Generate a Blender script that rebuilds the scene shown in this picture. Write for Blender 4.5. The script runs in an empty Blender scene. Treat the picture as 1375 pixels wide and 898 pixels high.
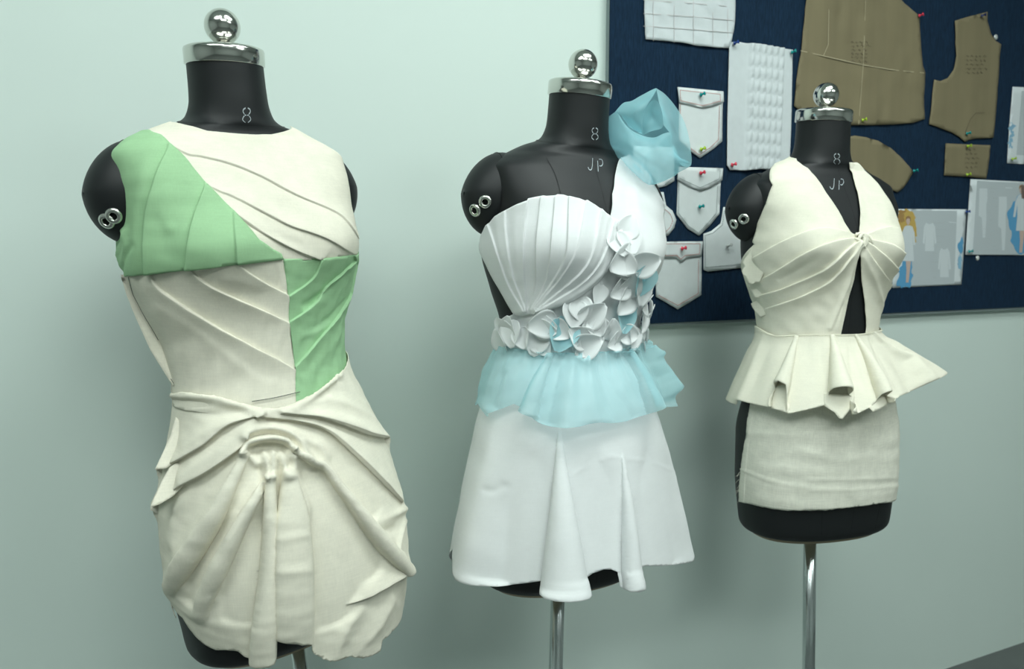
import bpy, math, random
import numpy as np
from mathutils import Vector, Matrix
from mathutils.bvhtree import BVHTree
from mathutils.geometry import delaunay_2d_cdt
random.seed(7); rng = np.random.default_rng(7)
C = bpy.context.scene.collection
SC = bpy.context.scene
PI = math.pi
# ------------------------------------------------------------------ camera
W_, H_, F_ = 1375, 898, 1000.0
EYE = 1.245
PITCH = math.atan(104 / F_)
CO = Vector((0, 0, EYE))
cp_, sp_ = math.cos(PITCH), math.sin(PITCH)
cd = bpy.data.cameras.new('camera'); cam = bpy.data.objects.new('camera', cd); C.objects.link(cam)
cd.sensor_width = 36; cd.lens = 36 * F_ / W_; cd.clip_start = .02
cam.location = CO; cam.rotation_euler = (PI / 2 - PITCH, 0, 0)
cd.dof.use_dof = True; cd.dof.focus_distance = 1.12; cd.dof.aperture_fstop = 5.6
SC.camera = cam
def ray(px, py):
    x, d = (px - W_ / 2) / F_, (py - H_ / 2) / F_
    return Vector((x, cp_ - d * sp_, -sp_ - d * cp_)).normalized()
def project(P):
    P = np.asarray(P, float); x = P[..., 0]; y = P[..., 1]; z = P[..., 2] - EYE
    fw = y * cp_ - z * sp_; dn = -(z * cp_ + y * sp_)
    return np.stack([W_ / 2 + F_ * x / fw, H_ / 2 + F_ * dn / fw], -1)
# ------------------------------------------------------------------ tags
def tag(o, label=None, cat=None, group=None, kind=None):
    if label: o['label'] = label
    if cat: o['category'] = cat
    if group: o['group'] = group
    if kind: o['kind'] = kind
    return o
def empty(name, loc, rz=0, label=None, cat=None, group=None):
    o = bpy.data.objects.new(name, None); C.objects.link(o)
    o.location = loc; o.rotation_euler = (0, 0, rz); o.empty_display_size = .05
    return tag(o, label, cat, group)
def world_matrix(o):
    m = Matrix.LocRotScale(o.location, o.rotation_euler, None)
    return world_matrix(o.parent) @ m if o.parent else m
def mk(name, V, Fc, mat, parent=None, smooth=True, origin=None):
    """one mesh object from world-space vertices"""
    V = np.asarray(V, float).reshape(-1, 3)
    if parent is not None:
        mi = np.array(world_matrix(parent).inverted()); loc = None
        V = V @ mi[:3, :3].T + mi[:3, 3]
        org = np.zeros(3)
    else:
        org = V.mean(0) if origin is None else np.asarray(origin, float)
        V = V - org
    me = bpy.data.meshes.new(name)
    me.from_pydata(V.tolist(), [], [list(map(int, f)) for f in Fc]); me.update()
    o = bpy.data.objects.new(name, me); C.objects.link(o)
    o.location = org
    if parent is not None: o.parent = parent
    if mat is not None: me.materials.append(mat)
    if smooth: me.polygons.foreach_set('use_smooth', np.ones(len(me.polygons), bool))
    return o
# ------------------------------------------------------------------ materials
def lin(r, g, b):
    f = lambda c: c / 12.92 if c <= .04045 else ((c + .055) / 1.055) ** 2.4
    return (f(r / 255), f(g / 255), f(b / 255), 1)
class NT:
    def __init__(s, name):
        s.m = bpy.data.materials.new(name); s.m.use_nodes = True
        s.t = s.m.node_tree; s.b = s.t.nodes['Principled BSDF']; s.out = s.t.nodes['Material Output']
    def n(s, typ, **kw):
        nd = s.t.nodes.new(typ)
        for k, v in kw.items():
            if k in nd.inputs: nd.inputs[k].default_value = v
            else: setattr(nd, k, v)
        return nd
    def l(s, a, b): s.t.links.new(a, b)
def mat(name, col, rough=.8, metal=0., spec=.3, var=.0, vscale=30, bump=.0, bscale=900, sheen=0, trans=0., coord='Object', stretch=(1, 1, 1), weave=0.):
    q = NT(name); b = q.b
    b.inputs['Base Color'].default_value = col; b.inputs['Roughness'].default_value = rough
    b.inputs['Metallic'].default_value = metal; b.inputs['Specular IOR Level'].default_value = spec
    if sheen: b.inputs['Sheen Weight'].default_value = sheen
    tc = q.n('ShaderNodeTexCoord'); mp = q.n('ShaderNodeMapping'); mp.inputs['Scale'].default_value = stretch
    q.l(tc.outputs[coord], mp.inputs['Vector'])
    if var:
        no = q.n('ShaderNodeTexNoise', Scale=vscale, Detail=5.0); q.l(mp.outputs[0], no.inputs['Vector'])
        mr = q.n('ShaderNodeMapRange'); mr.inputs['From Min'].default_value = .3; mr.inputs['From Max'].default_value = .7
        mr.inputs['To Min'].default_value = 1 - var; mr.inputs['To Max'].default_value = 1 + var * .6
        q.l(no.outputs['Fac'], mr.inputs['Value'])
        mx = q.n('ShaderNodeVectorMath', operation='SCALE'); mx.inputs[0].default_value = col[:3]
        q.l(mr.outputs[0], mx.inputs['Scale']); q.l(mx.outputs[0], b.inputs['Base Color'])
        if weave:
            # warp and weft: fine streaks of thicker and thinner yarn in both directions
            prev = mx.outputs[0]
            for st_ in ((1, 1, .07), (.06, .06, 1)):
                m3 = q.n('ShaderNodeMapping'); m3.inputs['Scale'].default_value = st_; q.l(tc.outputs[coord], m3.inputs['Vector'])
                n3 = q.n('ShaderNodeTexNoise', Scale=620.0, Detail=4.0, Roughness=.7); q.l(m3.outputs[0], n3.inputs['Vector'])
                r3 = q.n('ShaderNodeMapRange'); r3.inputs['From Min'].default_value = .3; r3.inputs['From Max'].default_value = .7
                r3.inputs['To Min'].default_value = 1 - weave; r3.inputs['To Max'].default_value = 1 + weave * .7; q.l(n3.outputs['Fac'], r3.inputs['Value'])
                x3 = q.n('ShaderNodeVectorMath', operation='SCALE'); q.l(prev, x3.inputs[0]); q.l(r3.outputs[0], x3.inputs['Scale']); prev = x3.outputs[0]
            q.l(prev, b.inputs['Base Color'])
    if bump:
        nb = q.n('ShaderNodeTexNoise', Scale=bscale, Detail=3.0); q.l(mp.outputs[0], nb.inputs['Vector'])
        bp = q.n('ShaderNodeBump', Strength=bump, Distance=.001); q.l(nb.outputs['Fac'], bp.inputs['Height'])
        q.l(bp.outputs[0], b.inputs['Normal'])
    if trans:
        t = q.n('ShaderNodeBsdfTranslucent'); t.inputs['Color'].default_value = col
        ms = q.n('ShaderNodeMixShader', Fac=trans)
        q.l(b.outputs[0], ms.inputs[1]); q.l(t.outputs[0], ms.inputs[2]); q.l(ms.outputs[0], q.out.inputs['Surface'])
    return q.m
def sheer(name, col, alpha):
    q = NT(name); b = q.b
    b.inputs['Base Color'].default_value = col; b.inputs['Roughness'].default_value = .38
    b.inputs['Specular IOR Level'].default_value = .45; b.inputs['Sheen Weight'].default_value = .2
    tl = q.n('ShaderNodeBsdfTranslucent'); tl.inputs['Color'].default_value = col
    m1 = q.n('ShaderNodeMixShader', Fac=.4); q.l(b.outputs[0], m1.inputs[1]); q.l(tl.outputs[0], m1.inputs[2])
    tr = q.n('ShaderNodeBsdfTransparent'); tr.inputs['Color'].default_value = (.93, .98, 1, 1)
    # a weave of threads covers more of what lies behind the more obliquely it is seen
    lw = q.n('ShaderNodeLayerWeight', Blend=.35)
    mr = q.n('ShaderNodeMapRange'); mr.inputs['To Min'].default_value = alpha; mr.inputs['To Max'].default_value = min(1, alpha + .22)
    q.l(lw.outputs['Facing'], mr.inputs['Value'])
    m2 = q.n('ShaderNodeMixShader'); q.l(mr.outputs[0], m2.inputs[0]); q.l(tr.outputs[0], m2.inputs[1]); q.l(m1.outputs[0], m2.inputs[2])
    q.l(m2.outputs[0], q.out.inputs['Surface'])
    return q.m
def emit(name, col, st):
    q = NT(name); e = q.n('ShaderNodeEmission', Color=col, Strength=st); q.l(e.outputs[0], q.out.inputs['Surface']); return q.m
M = {}
M['wall'] = mat('wall_paint', (.695, .80, .75, 1), .55, spec=.35, var=.015, vscale=3, bump=.03, bscale=250)
M['roomwall'] = mat('room_paint', (.46, .50, .48, 1), .8)
M['ceil'] = mat('ceiling_paint', (.75, .8, .78, 1), .9)
M['floor'] = mat('grey_floor', (.115, .13, .125, 1), .55, var=.12, vscale=9)
M['black'] = mat('black_jersey', (.0092, .0112, .0122, 1), .52, spec=.36, bump=.1, bscale=1800)
M['seam'] = mat('black_seam', (.008, .009, .010, 1), .7, spec=.3)
M['chrome'] = mat('polished_steel', (.66, .66, .62, 1), .15, metal=1)
M['pole'] = mat('brushed_steel', (.62, .66, .66, 1), .22, metal=1)
M['grommet'] = mat('grommet_metal', (.75, .75, .70, 1), .25, metal=1)
M['hole'] = mat('dark_hole', (.01, .01, .01, 1), .8)
M['board_edge'] = mat('fibre_board', (.36, .30, .21, 1), .8)
M['mark'] = mat('silver_print', (.42, .47, .5, 1), .5)
M['cream'] = mat('cream_muslin', (.89, .855, .725, 1), .85, spec=.15, var=.045, vscale=45, bump=.25, bscale=1400, trans=.12, weave=0.05)
M['cream_seam'] = mat('dark_seam_thread', (.16, .17, .14, 1), .9)  # dark thread along the seams of the cream bodice
M['green'] = mat('mint_green_cotton', (.345, .57, .325, 1), .75, spec=.2, var=.03, vscale=40, bump=.18, bscale=1500, weave=0.04)
M['ivory'] = mat('ivory_muslin', (.89, .865, .73, 1), .85, spec=.15, var=.03, vscale=45, bump=.22, bscale=1400, trans=.12, weave=0.04)
M['ivory_skirt'] = mat('ivory_linen', (.87, .86, .745, 1), .85, spec=.15, var=.05, vscale=60, bump=.3, bscale=1100, trans=.06, weave=0.09)
M['white'] = mat('white_cotton', (.87, .89, .89, 1), .75, spec=.2, var=.015, vscale=40, bump=.12, bscale=1500, trans=.15, weave=0.02)
M['petal'] = mat('white_petal_cloth', (.93, .95, .95, 1), .65, spec=.2, trans=.30)
M['organza'] = sheer('blue_organza', (.56, .87, .91, 1), .44)
M['rose'] = sheer('blue_organza_rose', (.47, .84, .90, 1), .44)
M['petal_blue'] = sheer('blue_organza_petal', (.50, .84, .90, 1), .78)
M['denim'] = mat('navy_denim', (.0085, .026, .055, 1), .9, spec=.15, var=.35, vscale=420, bump=.3, bscale=700, stretch=(1, 1, .12))
M['board_side'] = mat('board_frame', (.30, .36, .36, 1), .7)
M['paper'] = mat('white_paper', (.66, .71, .73, 1), .7)
M['paper2'] = mat('grey_print', (.47, .52, .54, 1), .7)
M['calico'] = mat('white_calico', (.63, .68, .69, 1), .85, var=.03, vscale=60, bump=.3, bscale=500)
M['twill'] = mat('white_twill', (.71, .76, .755, 1), .85, var=.03, vscale=50, bump=.3, bscale=900)
M['redstitch'] = mat('red_thread', (.50, .16, .13, 1), .8)
M['greystitch'] = mat('grey_thread', (.22, .27, .26, 1), .8)
M['pencil'] = mat('pencil_line', (.60, .58, .58, 1), .8)
M['ink'] = mat('handwriting', (.10, .085, .06, 1), .8)
M['crease'] = mat('paper_crease', (.44, .39, .26, 1), .8)
M['kraft'] = mat('kraft_paper', (.225, .192, .112, 1), .75, var=.14, vscale=14, bump=.08, bscale=60, stretch=(1, 1, .04))
for nm, c in dict(pin_blue=(.01, .05, .25, 1), pin_teal=(.0, .30, .30, 1), pin_red=(.75, .04, .08, 1), pin_lime=(.42, .62, .04, 1), pin_clear=(.55, .58, .56, 1), pin_navy=(.02, .03, .12, 1), pin_black=(.015, .015, .02, 1), pin_amber=(.65, .42, .08, 1)).items():
    M[nm] = mat(nm, c, .25, spec=.5)
M['needle'] = mat('needle_steel', (.6, .6, .6, 1), .3, metal=1)
for nm, c in dict(p_gold=(.52, .36, .10, 1), p_blue=(.10, .32, .54, 1), p_pale=(.60, .65, .67, 1), p_skin=(.55, .42, .36, 1), p_brown=(.30, .18, .09, 1), p_line=(.42, .46, .47, 1), p_lightblue=(.25, .45, .60, 1), p_dark=(.16, .12, .10, 1), p_orange=(.36, .22, .08, 1)).items():
    M[nm] = mat('print_' + nm[2:], c, .7)
# ------------------------------------------------------------------ numeric helpers
def pchip(x, y, xi):
    h = np.diff(x); dl = np.diff(y) / h; m = np.zeros_like(y); m[0] = dl[0]; m[-1] = dl[-1]
    for i in range(1, len(x) - 1):
        if dl[i - 1] * dl[i] > 0:
            w1 = 2 * h[i] + h[i - 1]; w2 = h[i] + 2 * h[i - 1]; m[i] = (w1 + w2) / (w1 / dl[i - 1] + w2 / dl[i])
    k = np.clip(np.searchsorted(x, xi) - 1, 0, len(h) - 1); t = (xi - x[k]) / h[k]
    return (2*t**3-3*t**2+1)*y[k] + (t**3-2*t**2+t)*h[k]*m[k] + (-2*t**3+3*t**2)*y[k+1] + (t**3-t**2)*h[k]*m[k+1]
def smooth_line(pts, per=5):
    """Catmull-Rom resampling of a polyline"""
    p = np.asarray(pts, float)
    if len(p) < 3:
        t = np.linspace(0, 1, per * 2 + 1)[:, None]; return p[0] * (1 - t) + p[-1] * t
    e = np.vstack([2 * p[0] - p[1], p, 2 * p[-1] - p[-2]]); out = []
    for i in range(1, len(e) - 2):
        for t in np.linspace(0, 1, per, endpoint=False):
            a, b, c, d = e[i-1], e[i], e[i+1], e[i+2]
            out.append(.5 * ((2*b) + (-a+c)*t + (2*a-5*b+4*c-d)*t*t + (-a+3*b-3*c+d)*t**3))
    out.append(p[-1]); return np.array(out)
KU = .13                                                   # metres of cloth per radian around the form
class Surf:
    """a surface of revolution-like cross sections around one dress form, in world space"""
    def __init__(s, rows, form, bust=True, nth=240, nv=200, off=0.):
        rows = np.asarray(rows, float)
        if rows.shape[1] == 7: rows = np.c_[rows, np.zeros(len(rows))]
        s.form = form; s.rows = rows
        d = np.r_[0, np.cumsum(np.hypot(np.diff(rows[:, 0]), np.diff(rows[:, 1])))]
        s.d = d; s.v = np.linspace(0, d[-1], nv); s.nv = nv; s.nth = nth; s.vmax = d[-1]
        R = np.stack([pchip(d, rows[:, i], s.v) for i in range(8)], 1); s.R = R
        th = np.linspace(-PI, PI, nth + 1); s.th = th
        T, I = np.meshgrid(th, np.arange(nv)); r = R[I]
        z, a, df, db, n, yc, ti, xc = [r[..., i] for i in range(8)]
        st, ct = np.sin(T), np.cos(T); dd = np.where(ct > 0, df, db)
        rad = (np.abs(st / a) ** n + np.abs(ct / dd) ** n) ** (-1 / n) + off
        if bust:
            for sg in (-1, 1): rad = rad + .020 * np.exp(-((T - sg * .60) / .36) ** 2 - ((z - .563) / .048) ** 2)
        L = np.stack([rad * st + xc, -rad * ct + yc, z], -1); L[..., 2] += ti * L[..., 1]
        s.L = L; s.G = form.place(L)
        du = np.gradient(s.G, axis=1); dv = np.gradient(s.G, axis=0)
        du[:, 0] = du[:, -1] = (s.G[:, 1] - s.G[:, -2]) / 2
        N = np.cross(du, dv); N /= np.linalg.norm(N, axis=-1, keepdims=True) + 1e-12; s.N = N
        s.px = project(s.G)
        idx = np.arange(nv * (nth + 1)).reshape(nv, nth + 1)
        q = np.stack([idx[:-1, :-1], idx[:-1, 1:], idx[1:, 1:], idx[1:, :-1]], -1).reshape(-1, 4)
        tri = np.concatenate([q[:, [0, 1, 2]], q[:, [0, 2, 3]]]); s.tri = tri
        s.bvh = BVHTree.FromPolygons(s.G.reshape(-1, 3).tolist(), tri.tolist())
        UU, VV = np.meshgrid(th * KU, s.v); s.uv = np.stack([UU, VV], -1).reshape(-1, 2)
    def pick(s, px, py):
        h, n, i, d = s.bvh.ray_cast(CO, ray(px, py))
        if h is not None:
            t = s.tri[i]; P = s.G.reshape(-1, 3)[t]; a, b, c = P; p = np.array(h)
            v0, v1, v2 = b - a, c - a, p - a
            d00, d01, d11, d20, d21 = v0@v0, v0@v1, v1@v1, v2@v0, v2@v1; de = d00*d11-d01*d01
            if abs(de) < 1e-18: return s.uv[t[0]]
            w1 = (d11*d20-d01*d21)/de; w2 = (d00*d21-d01*d20)/de
            return s.uv[t[0]] * (1-w1-w2) + s.uv[t[1]] * w1 + s.uv[t[2]] * w2
        q = s.px.reshape(-1, 2); return s.uv[np.argmin(((q - (px, py)) ** 2).sum(1))]
    def Z(s, thdeg, z): return np.array([math.radians(thdeg) * KU, np.interp(z, s.rows[:, 0], s.d)])
    def pts(s, L):
        """polyline of pixels (x,y) and explicit ('z',theta,z) -> uv"""
        return np.array([s.Z(p[1], p[2]) if p[0] == 'z' else s.pick(p[1], p[2]) + [math.radians(p[3]) * KU, 0] if p[0] == 'd' else s.pick(*p) for p in L])
    def line(s, L, per=5):
        if any(p[0] in ('z', 'd') for p in L): return smooth_line(s.pts(L), per)
        return s.pts(smooth_line(L, per))
    def ev(s, uv, h=0):
        th = (uv[:, 0] / KU + PI) % (2 * PI); fi = th / (2 * PI) * s.nth; fv = np.clip(uv[:, 1] / s.vmax, 0, 1) * (s.nv - 1)
        i = np.clip(fi.astype(int), 0, s.nth - 1); j = np.clip(fv.astype(int), 0, s.nv - 2); a = (fi - i)[:, None]; b = (fv - j)[:, None]
        f = lambda G: G[j, i]*(1-a)*(1-b) + G[j, i+1]*a*(1-b) + G[j+1, i]*(1-a)*b + G[j+1, i+1]*a*b
        n = f(s.N); n /= np.linalg.norm(n, axis=1, keepdims=True)
        return f(s.G) + n * np.reshape(h, (-1, 1)), n
def poly_dist(P, L):
    """distance, signed side (+ left of travel), arclength fraction, overshoot beyond the ends"""
    a, b = L[:-1], L[1:]; ab = b - a; ll = (ab ** 2).sum(1) + 1e-14; ln = np.sqrt(ll); cum = np.r_[0, np.cumsum(ln)]
    best = np.full(len(P), 1e9); sg = np.zeros(len(P)); tt = np.zeros(len(P)); ov = np.zeros(len(P)); nm = np.zeros((len(P), 2))
    for k in range(len(a)):
        ap = P - a[k]; tr = ap @ ab[k] / ll[k]; t = np.clip(tr, 0, 1); d = np.hypot(*(ap - t[:, None] * ab[k]).T)
        m = d < best
        best[m] = d[m]; cr = ab[k, 0] * ap[:, 1] - ab[k, 1] * ap[:, 0]; sg[m] = np.sign(cr[m]); tt[m] = ((cum[k] + t * ln[k]) / cum[-1])[m]
        o = np.zeros(len(P))
        if k == 0: o = np.maximum(o, -tr * ln[k])
        if k == len(a) - 1: o = np.maximum(o, (tr - 1) * ln[k])
        ov[m] = o[m]; nm[m] = np.array([-ab[k, 1], ab[k, 0]]) / ln[k]
    poly_dist.nm = nm
    return best, sg, tt, ov
PW = .0012
def clear_of(V, tree, gap):
    """push cloth out of the form it hangs on"""
    for _ in range(2):
        for i, p in enumerate(V):
            c, n, fi, d = tree.find_nearest(p, .035)
            if c is None: continue
            sd_ = (Vector(p) - c).dot(n)
            if sd_ < 0 and d > .0345: continue
            if (sd_ < 0) or d < gap: V[i] = np.array(c + n * gap)
    return V
class Fold:
    lip = .12; shift = 0
    """pleat: a lapped edge, the layer on `side` lies on top.  ridge: a rounded fold"""
    def __init__(s, pts, amp, kind='pleat', side='above', L=.015, w=.008, w2=None, fade=.006, shape='gauss'):
        s.pts, s.amp, s.kind, s.side, s.Ld, s.w, s.w2, s.fade, s.shape = pts, np.atleast_1d(amp), kind, side, L, w, w2, fade, shape
    def prep(s, surf):
        s.line = surf.line(s.pts); d = s.line[-1] - s.line[0]; nl = np.array([-d[1], d[0]])   # left normal
        want = dict(above=(0, 1), below=(0, -1), left=(-1, 0), right=(1, 0))[s.side]
        s.sgn = 1 if nl @ np.array(want) >= 0 else -1
        return s
    def h(s, P):
        d, sg, t, ov = poly_dist(P, s.line); sd = d * sg * s.sgn
        f = lambda a: np.interp(t, np.linspace(0, 1, len(np.atleast_1d(a))), np.atleast_1d(a)) if len(np.atleast_1d(a)) > 1 else np.full(len(P), np.atleast_1d(a)[0])
        A = f(s.amp) * np.exp(-(ov / s.fade) ** 2)
        if s.kind == 'pleat':
            st = np.clip(sd / PW + .5, 0, 1)
            s.shift = -poly_dist.nm * (s.sgn * np.minimum(A * .55, .0045) * st * np.exp(-np.maximum(sd, 0) / .005))[:, None]
            return A * st * (np.exp(-np.maximum(sd, 0) / s.Ld) - s.lip * np.exp(-(sd / .0012) ** 2))
        w = f(s.w); w2 = w if s.w2 is None else f(s.w2); ww = np.where(sd >= 0, w, w2); x = np.abs(sd) / ww
        if s.shape == 'cos': return A * np.where(x < 1, .5 + .5 * np.cos(PI * np.minimum(x, 1)), 0)
        if s.shape == 'flute':
            # a rounded flute whose flanks turn back under it
            pm = 2.05; ph = np.minimum(x, 1) * pm; inn = x < 1; k0 = 1 - math.sin(pm)
            sh = np.where(inn, ww * (np.sin(ph) - np.minimum(x, 1)) * np.clip(A / ww, 0, 1), -k0 * ww * np.clip(A / ww, 0, 1) * np.exp(-(x - 1) * ww / .003))
            s.shift = poly_dist.nm * (sg * sh)[:, None]
            return np.where(inn, A * (np.cos(ph) - math.cos(pm)) / (1 - math.cos(pm)), 0)
        if s.shape == 'tube': return A * np.maximum(0, 1 - np.minimum(x, 1) ** 2.6) ** .6
        return A * np.exp(.06 ** .72 - (x * x + .06) ** .72)
def pl(pts, amp=.003, side='above', L=.015, **k): return Fold(pts, amp, 'pleat', side, L, **k)
def rd(pts, amp=.006, w=.008, w2=None, side='above', **k): return Fold(pts, amp, 'ridge', side, w=w, w2=w2, **k)
def wrinkle(P, amp, lam, seed):
    r = np.random.default_rng(seed); o = np.zeros(len(P))
    for i in range(14):
        k = 2 * PI / (lam * r.uniform(.6, 1.8)); a = r.uniform(0, 2 * PI); o += np.sin(P @ np.array([math.cos(a), math.sin(a)]) * k + r.uniform(0, 6.28)) * r.uniform(.4, 1)
    return amp * o / 3.7
def inside(P, poly):
    x, y = P[:, 0], P[:, 1]; r = np.zeros(len(P), bool); j = len(poly) - 1
    for i in range(len(poly)):
        xi, yi = poly[i]; xj, yj = poly[j]
        c = ((yi > y) != (yj > y)) & (x < (xj - xi) * (y - yi) / (yj - yi + 1e-15) + xi); r ^= c; j = i
    return r
def densify(poly, res):
    out = []
    for i in range(len(poly)):
        a, b = poly[i], poly[(i + 1) % len(poly)]; n = max(1, int(np.hypot(*(b - a)) / res))
        for k in range(n): out.append(a + (b - a) * k / n)
    return np.array(out)
def tri2d(poly, G):
    nb = len(poly); V = [Vector(p) for p in (np.vstack([poly, G]) if len(G) else poly)]
    r = delaunay_2d_cdt(V, [(i, (i + 1) % nb) for i in range(nb)], [], 0, 1e-7, False)
    P = np.array([tuple(p) for p in r[0]]); fc = np.array([list(f) for f in r[2]])
    X = P[fc]; e1 = X[:, 1] - X[:, 0]; e2 = X[:, 2] - X[:, 0]; ar = e1[:, 0] * e2[:, 1] - e1[:, 1] * e2[:, 0]
    fc[ar < 0] = fc[ar < 0][:, ::-1]
    k = inside(X.mean(1), poly) & (np.abs(ar) > 1e-11)
    return P, [tuple(map(int, f)) for f in fc[k]]
def cdt(poly, extra, res, lines=()):
    """triangulate a 2-D polygon with interior points"""
    lo, hi = poly.min(0), poly.max(0)
    gx, gy = np.meshgrid(np.arange(lo[0], hi[0], res), np.arange(lo[1], hi[1], res * .866)); gx = gx + (np.arange(gx.shape[0]) % 2)[:, None] * res / 2
    G = np.stack([gx.ravel(), gy.ravel()], 1)
    for L in lines: G = G[poly_dist(G, L)[0] > .0048]
    if len(extra): G = np.vstack([G, extra])
    G = G[inside(G, poly)]
    d, *_ = poly_dist(G, np.vstack([poly, poly[:1]])) if len(poly) < 400 else (np.min(np.stack([np.hypot(*(G - p).T) for p in poly]), 0),)
    G = G[d > res * .35]
    return tri2d(poly, G)
def panel(name, surf, poly, material, parent, folds=(), res=.0042, off=.003, wr=0., lam=.05, seed=1, edge=0., thick=.0009, raw=False, fray=0., hfun=None, clear=True):
    """a piece of cloth lying on surf: outline `poly`, raised by the folds"""
    P0 = poly if raw else surf.pts(poly)
    B = densify(np.asarray(P0), res)
    if fray: B = B + np.random.default_rng(seed).normal(0, fray, B.shape)
    for f in folds: f.prep(surf)
    ex = []
    for f in folds:
        if f.kind != 'pleat' and f.shape not in ('tube', 'flute'): continue
        q = np.r_[0, np.cumsum(np.hypot(*np.diff(f.line, axis=0).T))]; k = max(3, int(q[-1] / .0026)); t = np.linspace(0, q[-1], k)
        Lr = np.stack([np.interp(t, q, f.line[:, i]) for i in (0, 1)], 1)
        tg = np.gradient(Lr, axis=0); nn = np.stack([-tg[:, 1], tg[:, 0]], 1); nn /= np.linalg.norm(nn, axis=1, keepdims=True) + 1e-12
        if f.kind == 'pleat':
            for o in (-.0026, -PW * .52, PW * .52, .0017, .0036): ex.append(Lr + nn * o * f.sgn)
        else:
            tt = np.linspace(0, 1, k); g = lambda a: np.interp(tt, np.linspace(0, 1, max(2, len(np.atleast_1d(a)))), np.broadcast_to(np.atleast_1d(a), (max(2, len(np.atleast_1d(a))),)))[:, None]
            wa = g(f.w); wb = wa if f.w2 is None else g(f.w2)
            for q_ in (1.06, .99, .93, .84, .7, .5): ex.append(Lr + nn * wa * q_ * f.sgn); ex.append(Lr - nn * wb * q_ * f.sgn)
    lines = [f.line for f in folds if f.kind == 'pleat']
    ex = np.vstack(ex) if ex else np.zeros((0, 2))
    uv, fc = cdt(B, ex, res, lines)
    h = np.full(len(uv), off); ds = np.zeros_like(uv)
    for f in folds: h = h + f.h(uv); ds = ds + f.shift
    if hfun is not None: h = h + hfun(uv)
    if wr: h = h + wrinkle(uv, wr, lam, seed)
    h = np.maximum(h, .0012)
    V, n = surf.ev(uv + ds, h)
    if clear: V = clear_of(V, SKIN[surf.form.k], .0014 + thick)
    o = mk(name, V, fc, material, parent)
    # outward facing
    me = o.data
    if len(me.polygons):
        f = np.array([p.vertices[:3] for p in me.polygons]); X = V[f]; nn = np.cross(X[:, 1] - X[:, 0], X[:, 2] - X[:, 0])
        if (nn * n[f[:, 0]]).sum() < 0: me.flip_normals()
    if thick:
        so = o.modifiers.new('cloth_thickness', 'SOLIDIFY'); so.thickness = thick; so.offset = -1
    return o
def ribbon(name, surf, lines, width, off, material, parent, seglist=True):
    V, Fc = [], []
    for L in lines:
        L = surf.line(L, 6); tg = np.gradient(L, axis=0); nn = np.stack([-tg[:, 1], tg[:, 0]], 1); nn /= np.linalg.norm(nn, axis=1, keepdims=True) + 1e-12
        A, _ = surf.ev(L + nn * width / 2, 0); Mi, _ = surf.ev(L, off); B, _ = surf.ev(L - nn * width / 2, 0)
        b = len(V); k = len(L)
        # a shallow printed or stitched strip: two flanks and a crown
        A, _ = surf.ev(L + nn * width / 2, off * .9); B, _ = surf.ev(L - nn * width / 2, off * .9)
        V += A.tolist() + Mi.tolist() + B.tolist()
        for i in range(k - 1):
            Fc.append((b + i, b + i + 1, b + k + i + 1, b + k + i)); Fc.append((b + k + i, b + k + i + 1, b + 2 * k + i + 1, b + 2 * k + i))
    return mk(name, V, Fc, material, parent)
def tube_pts(path, r, n=10, cap=True):
    path = np.asarray(path, float); V, Fc = [], []; k = len(path); rr = np.broadcast_to(r, (k,))
    up = None
    for i in range(k):
        t = path[min(i + 1, k - 1)] - path[max(i - 1, 0)]; t = t / (np.linalg.norm(t) + 1e-12)
        if up is None: up = np.cross(t, [0, 0, 1] if abs(t[2]) < .9 else [1, 0, 0])
        a = up - t * (up @ t); a /= np.linalg.norm(a); b = np.cross(t, a); up = a
        for j in range(n): ph = 2 * PI * j / n; V.append(path[i] + rr[i] * (a * math.cos(ph) + b * math.sin(ph)))
    for i in range(k - 1):
        for j in range(n): Fc.append((i*n+j, i*n+(j+1) % n, (i+1)*n+(j+1) % n, (i+1)*n+j))
    if cap: Fc.append(tuple(range(n))[::-1]); Fc.append(tuple(range((k-1)*n, k*n)))
    return V, Fc
def lathe(prof, org, axis, n=48, cap=True):
    """prof: list of (radius, height) along axis from org"""
    ax = np.array(axis, float); ax /= np.linalg.norm(ax); a = np.cross(ax, [1, 0, 0] if abs(ax[0]) < .8 else [0, 1, 0]); a /= np.linalg.norm(a); b = np.cross(ax, a)
    V, Fc = [], []
    for r, h in prof:
        for j in range(n): ph = 2 * PI * j / n; V.append(np.asarray(org) + ax * h + r * (a * math.cos(ph) + b * math.sin(ph)))
    for i in range(len(prof) - 1):
        for j in range(n): Fc.append((i*n+j, i*n+(j+1) % n, (i+1)*n+(j+1) % n, (i+1)*n+j))
    if cap: Fc.append(tuple(range(n))[::-1]); Fc.append(tuple(range((len(prof)-1)*n, len(prof)*n)))
    return V, Fc
def join(*vf):
    V, Fc = [], []
    for v, f in vf:
        b = len(V); V += [tuple(p) for p in v]; Fc += [tuple(i + b for i in q) for q in f]
    return V, Fc
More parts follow.
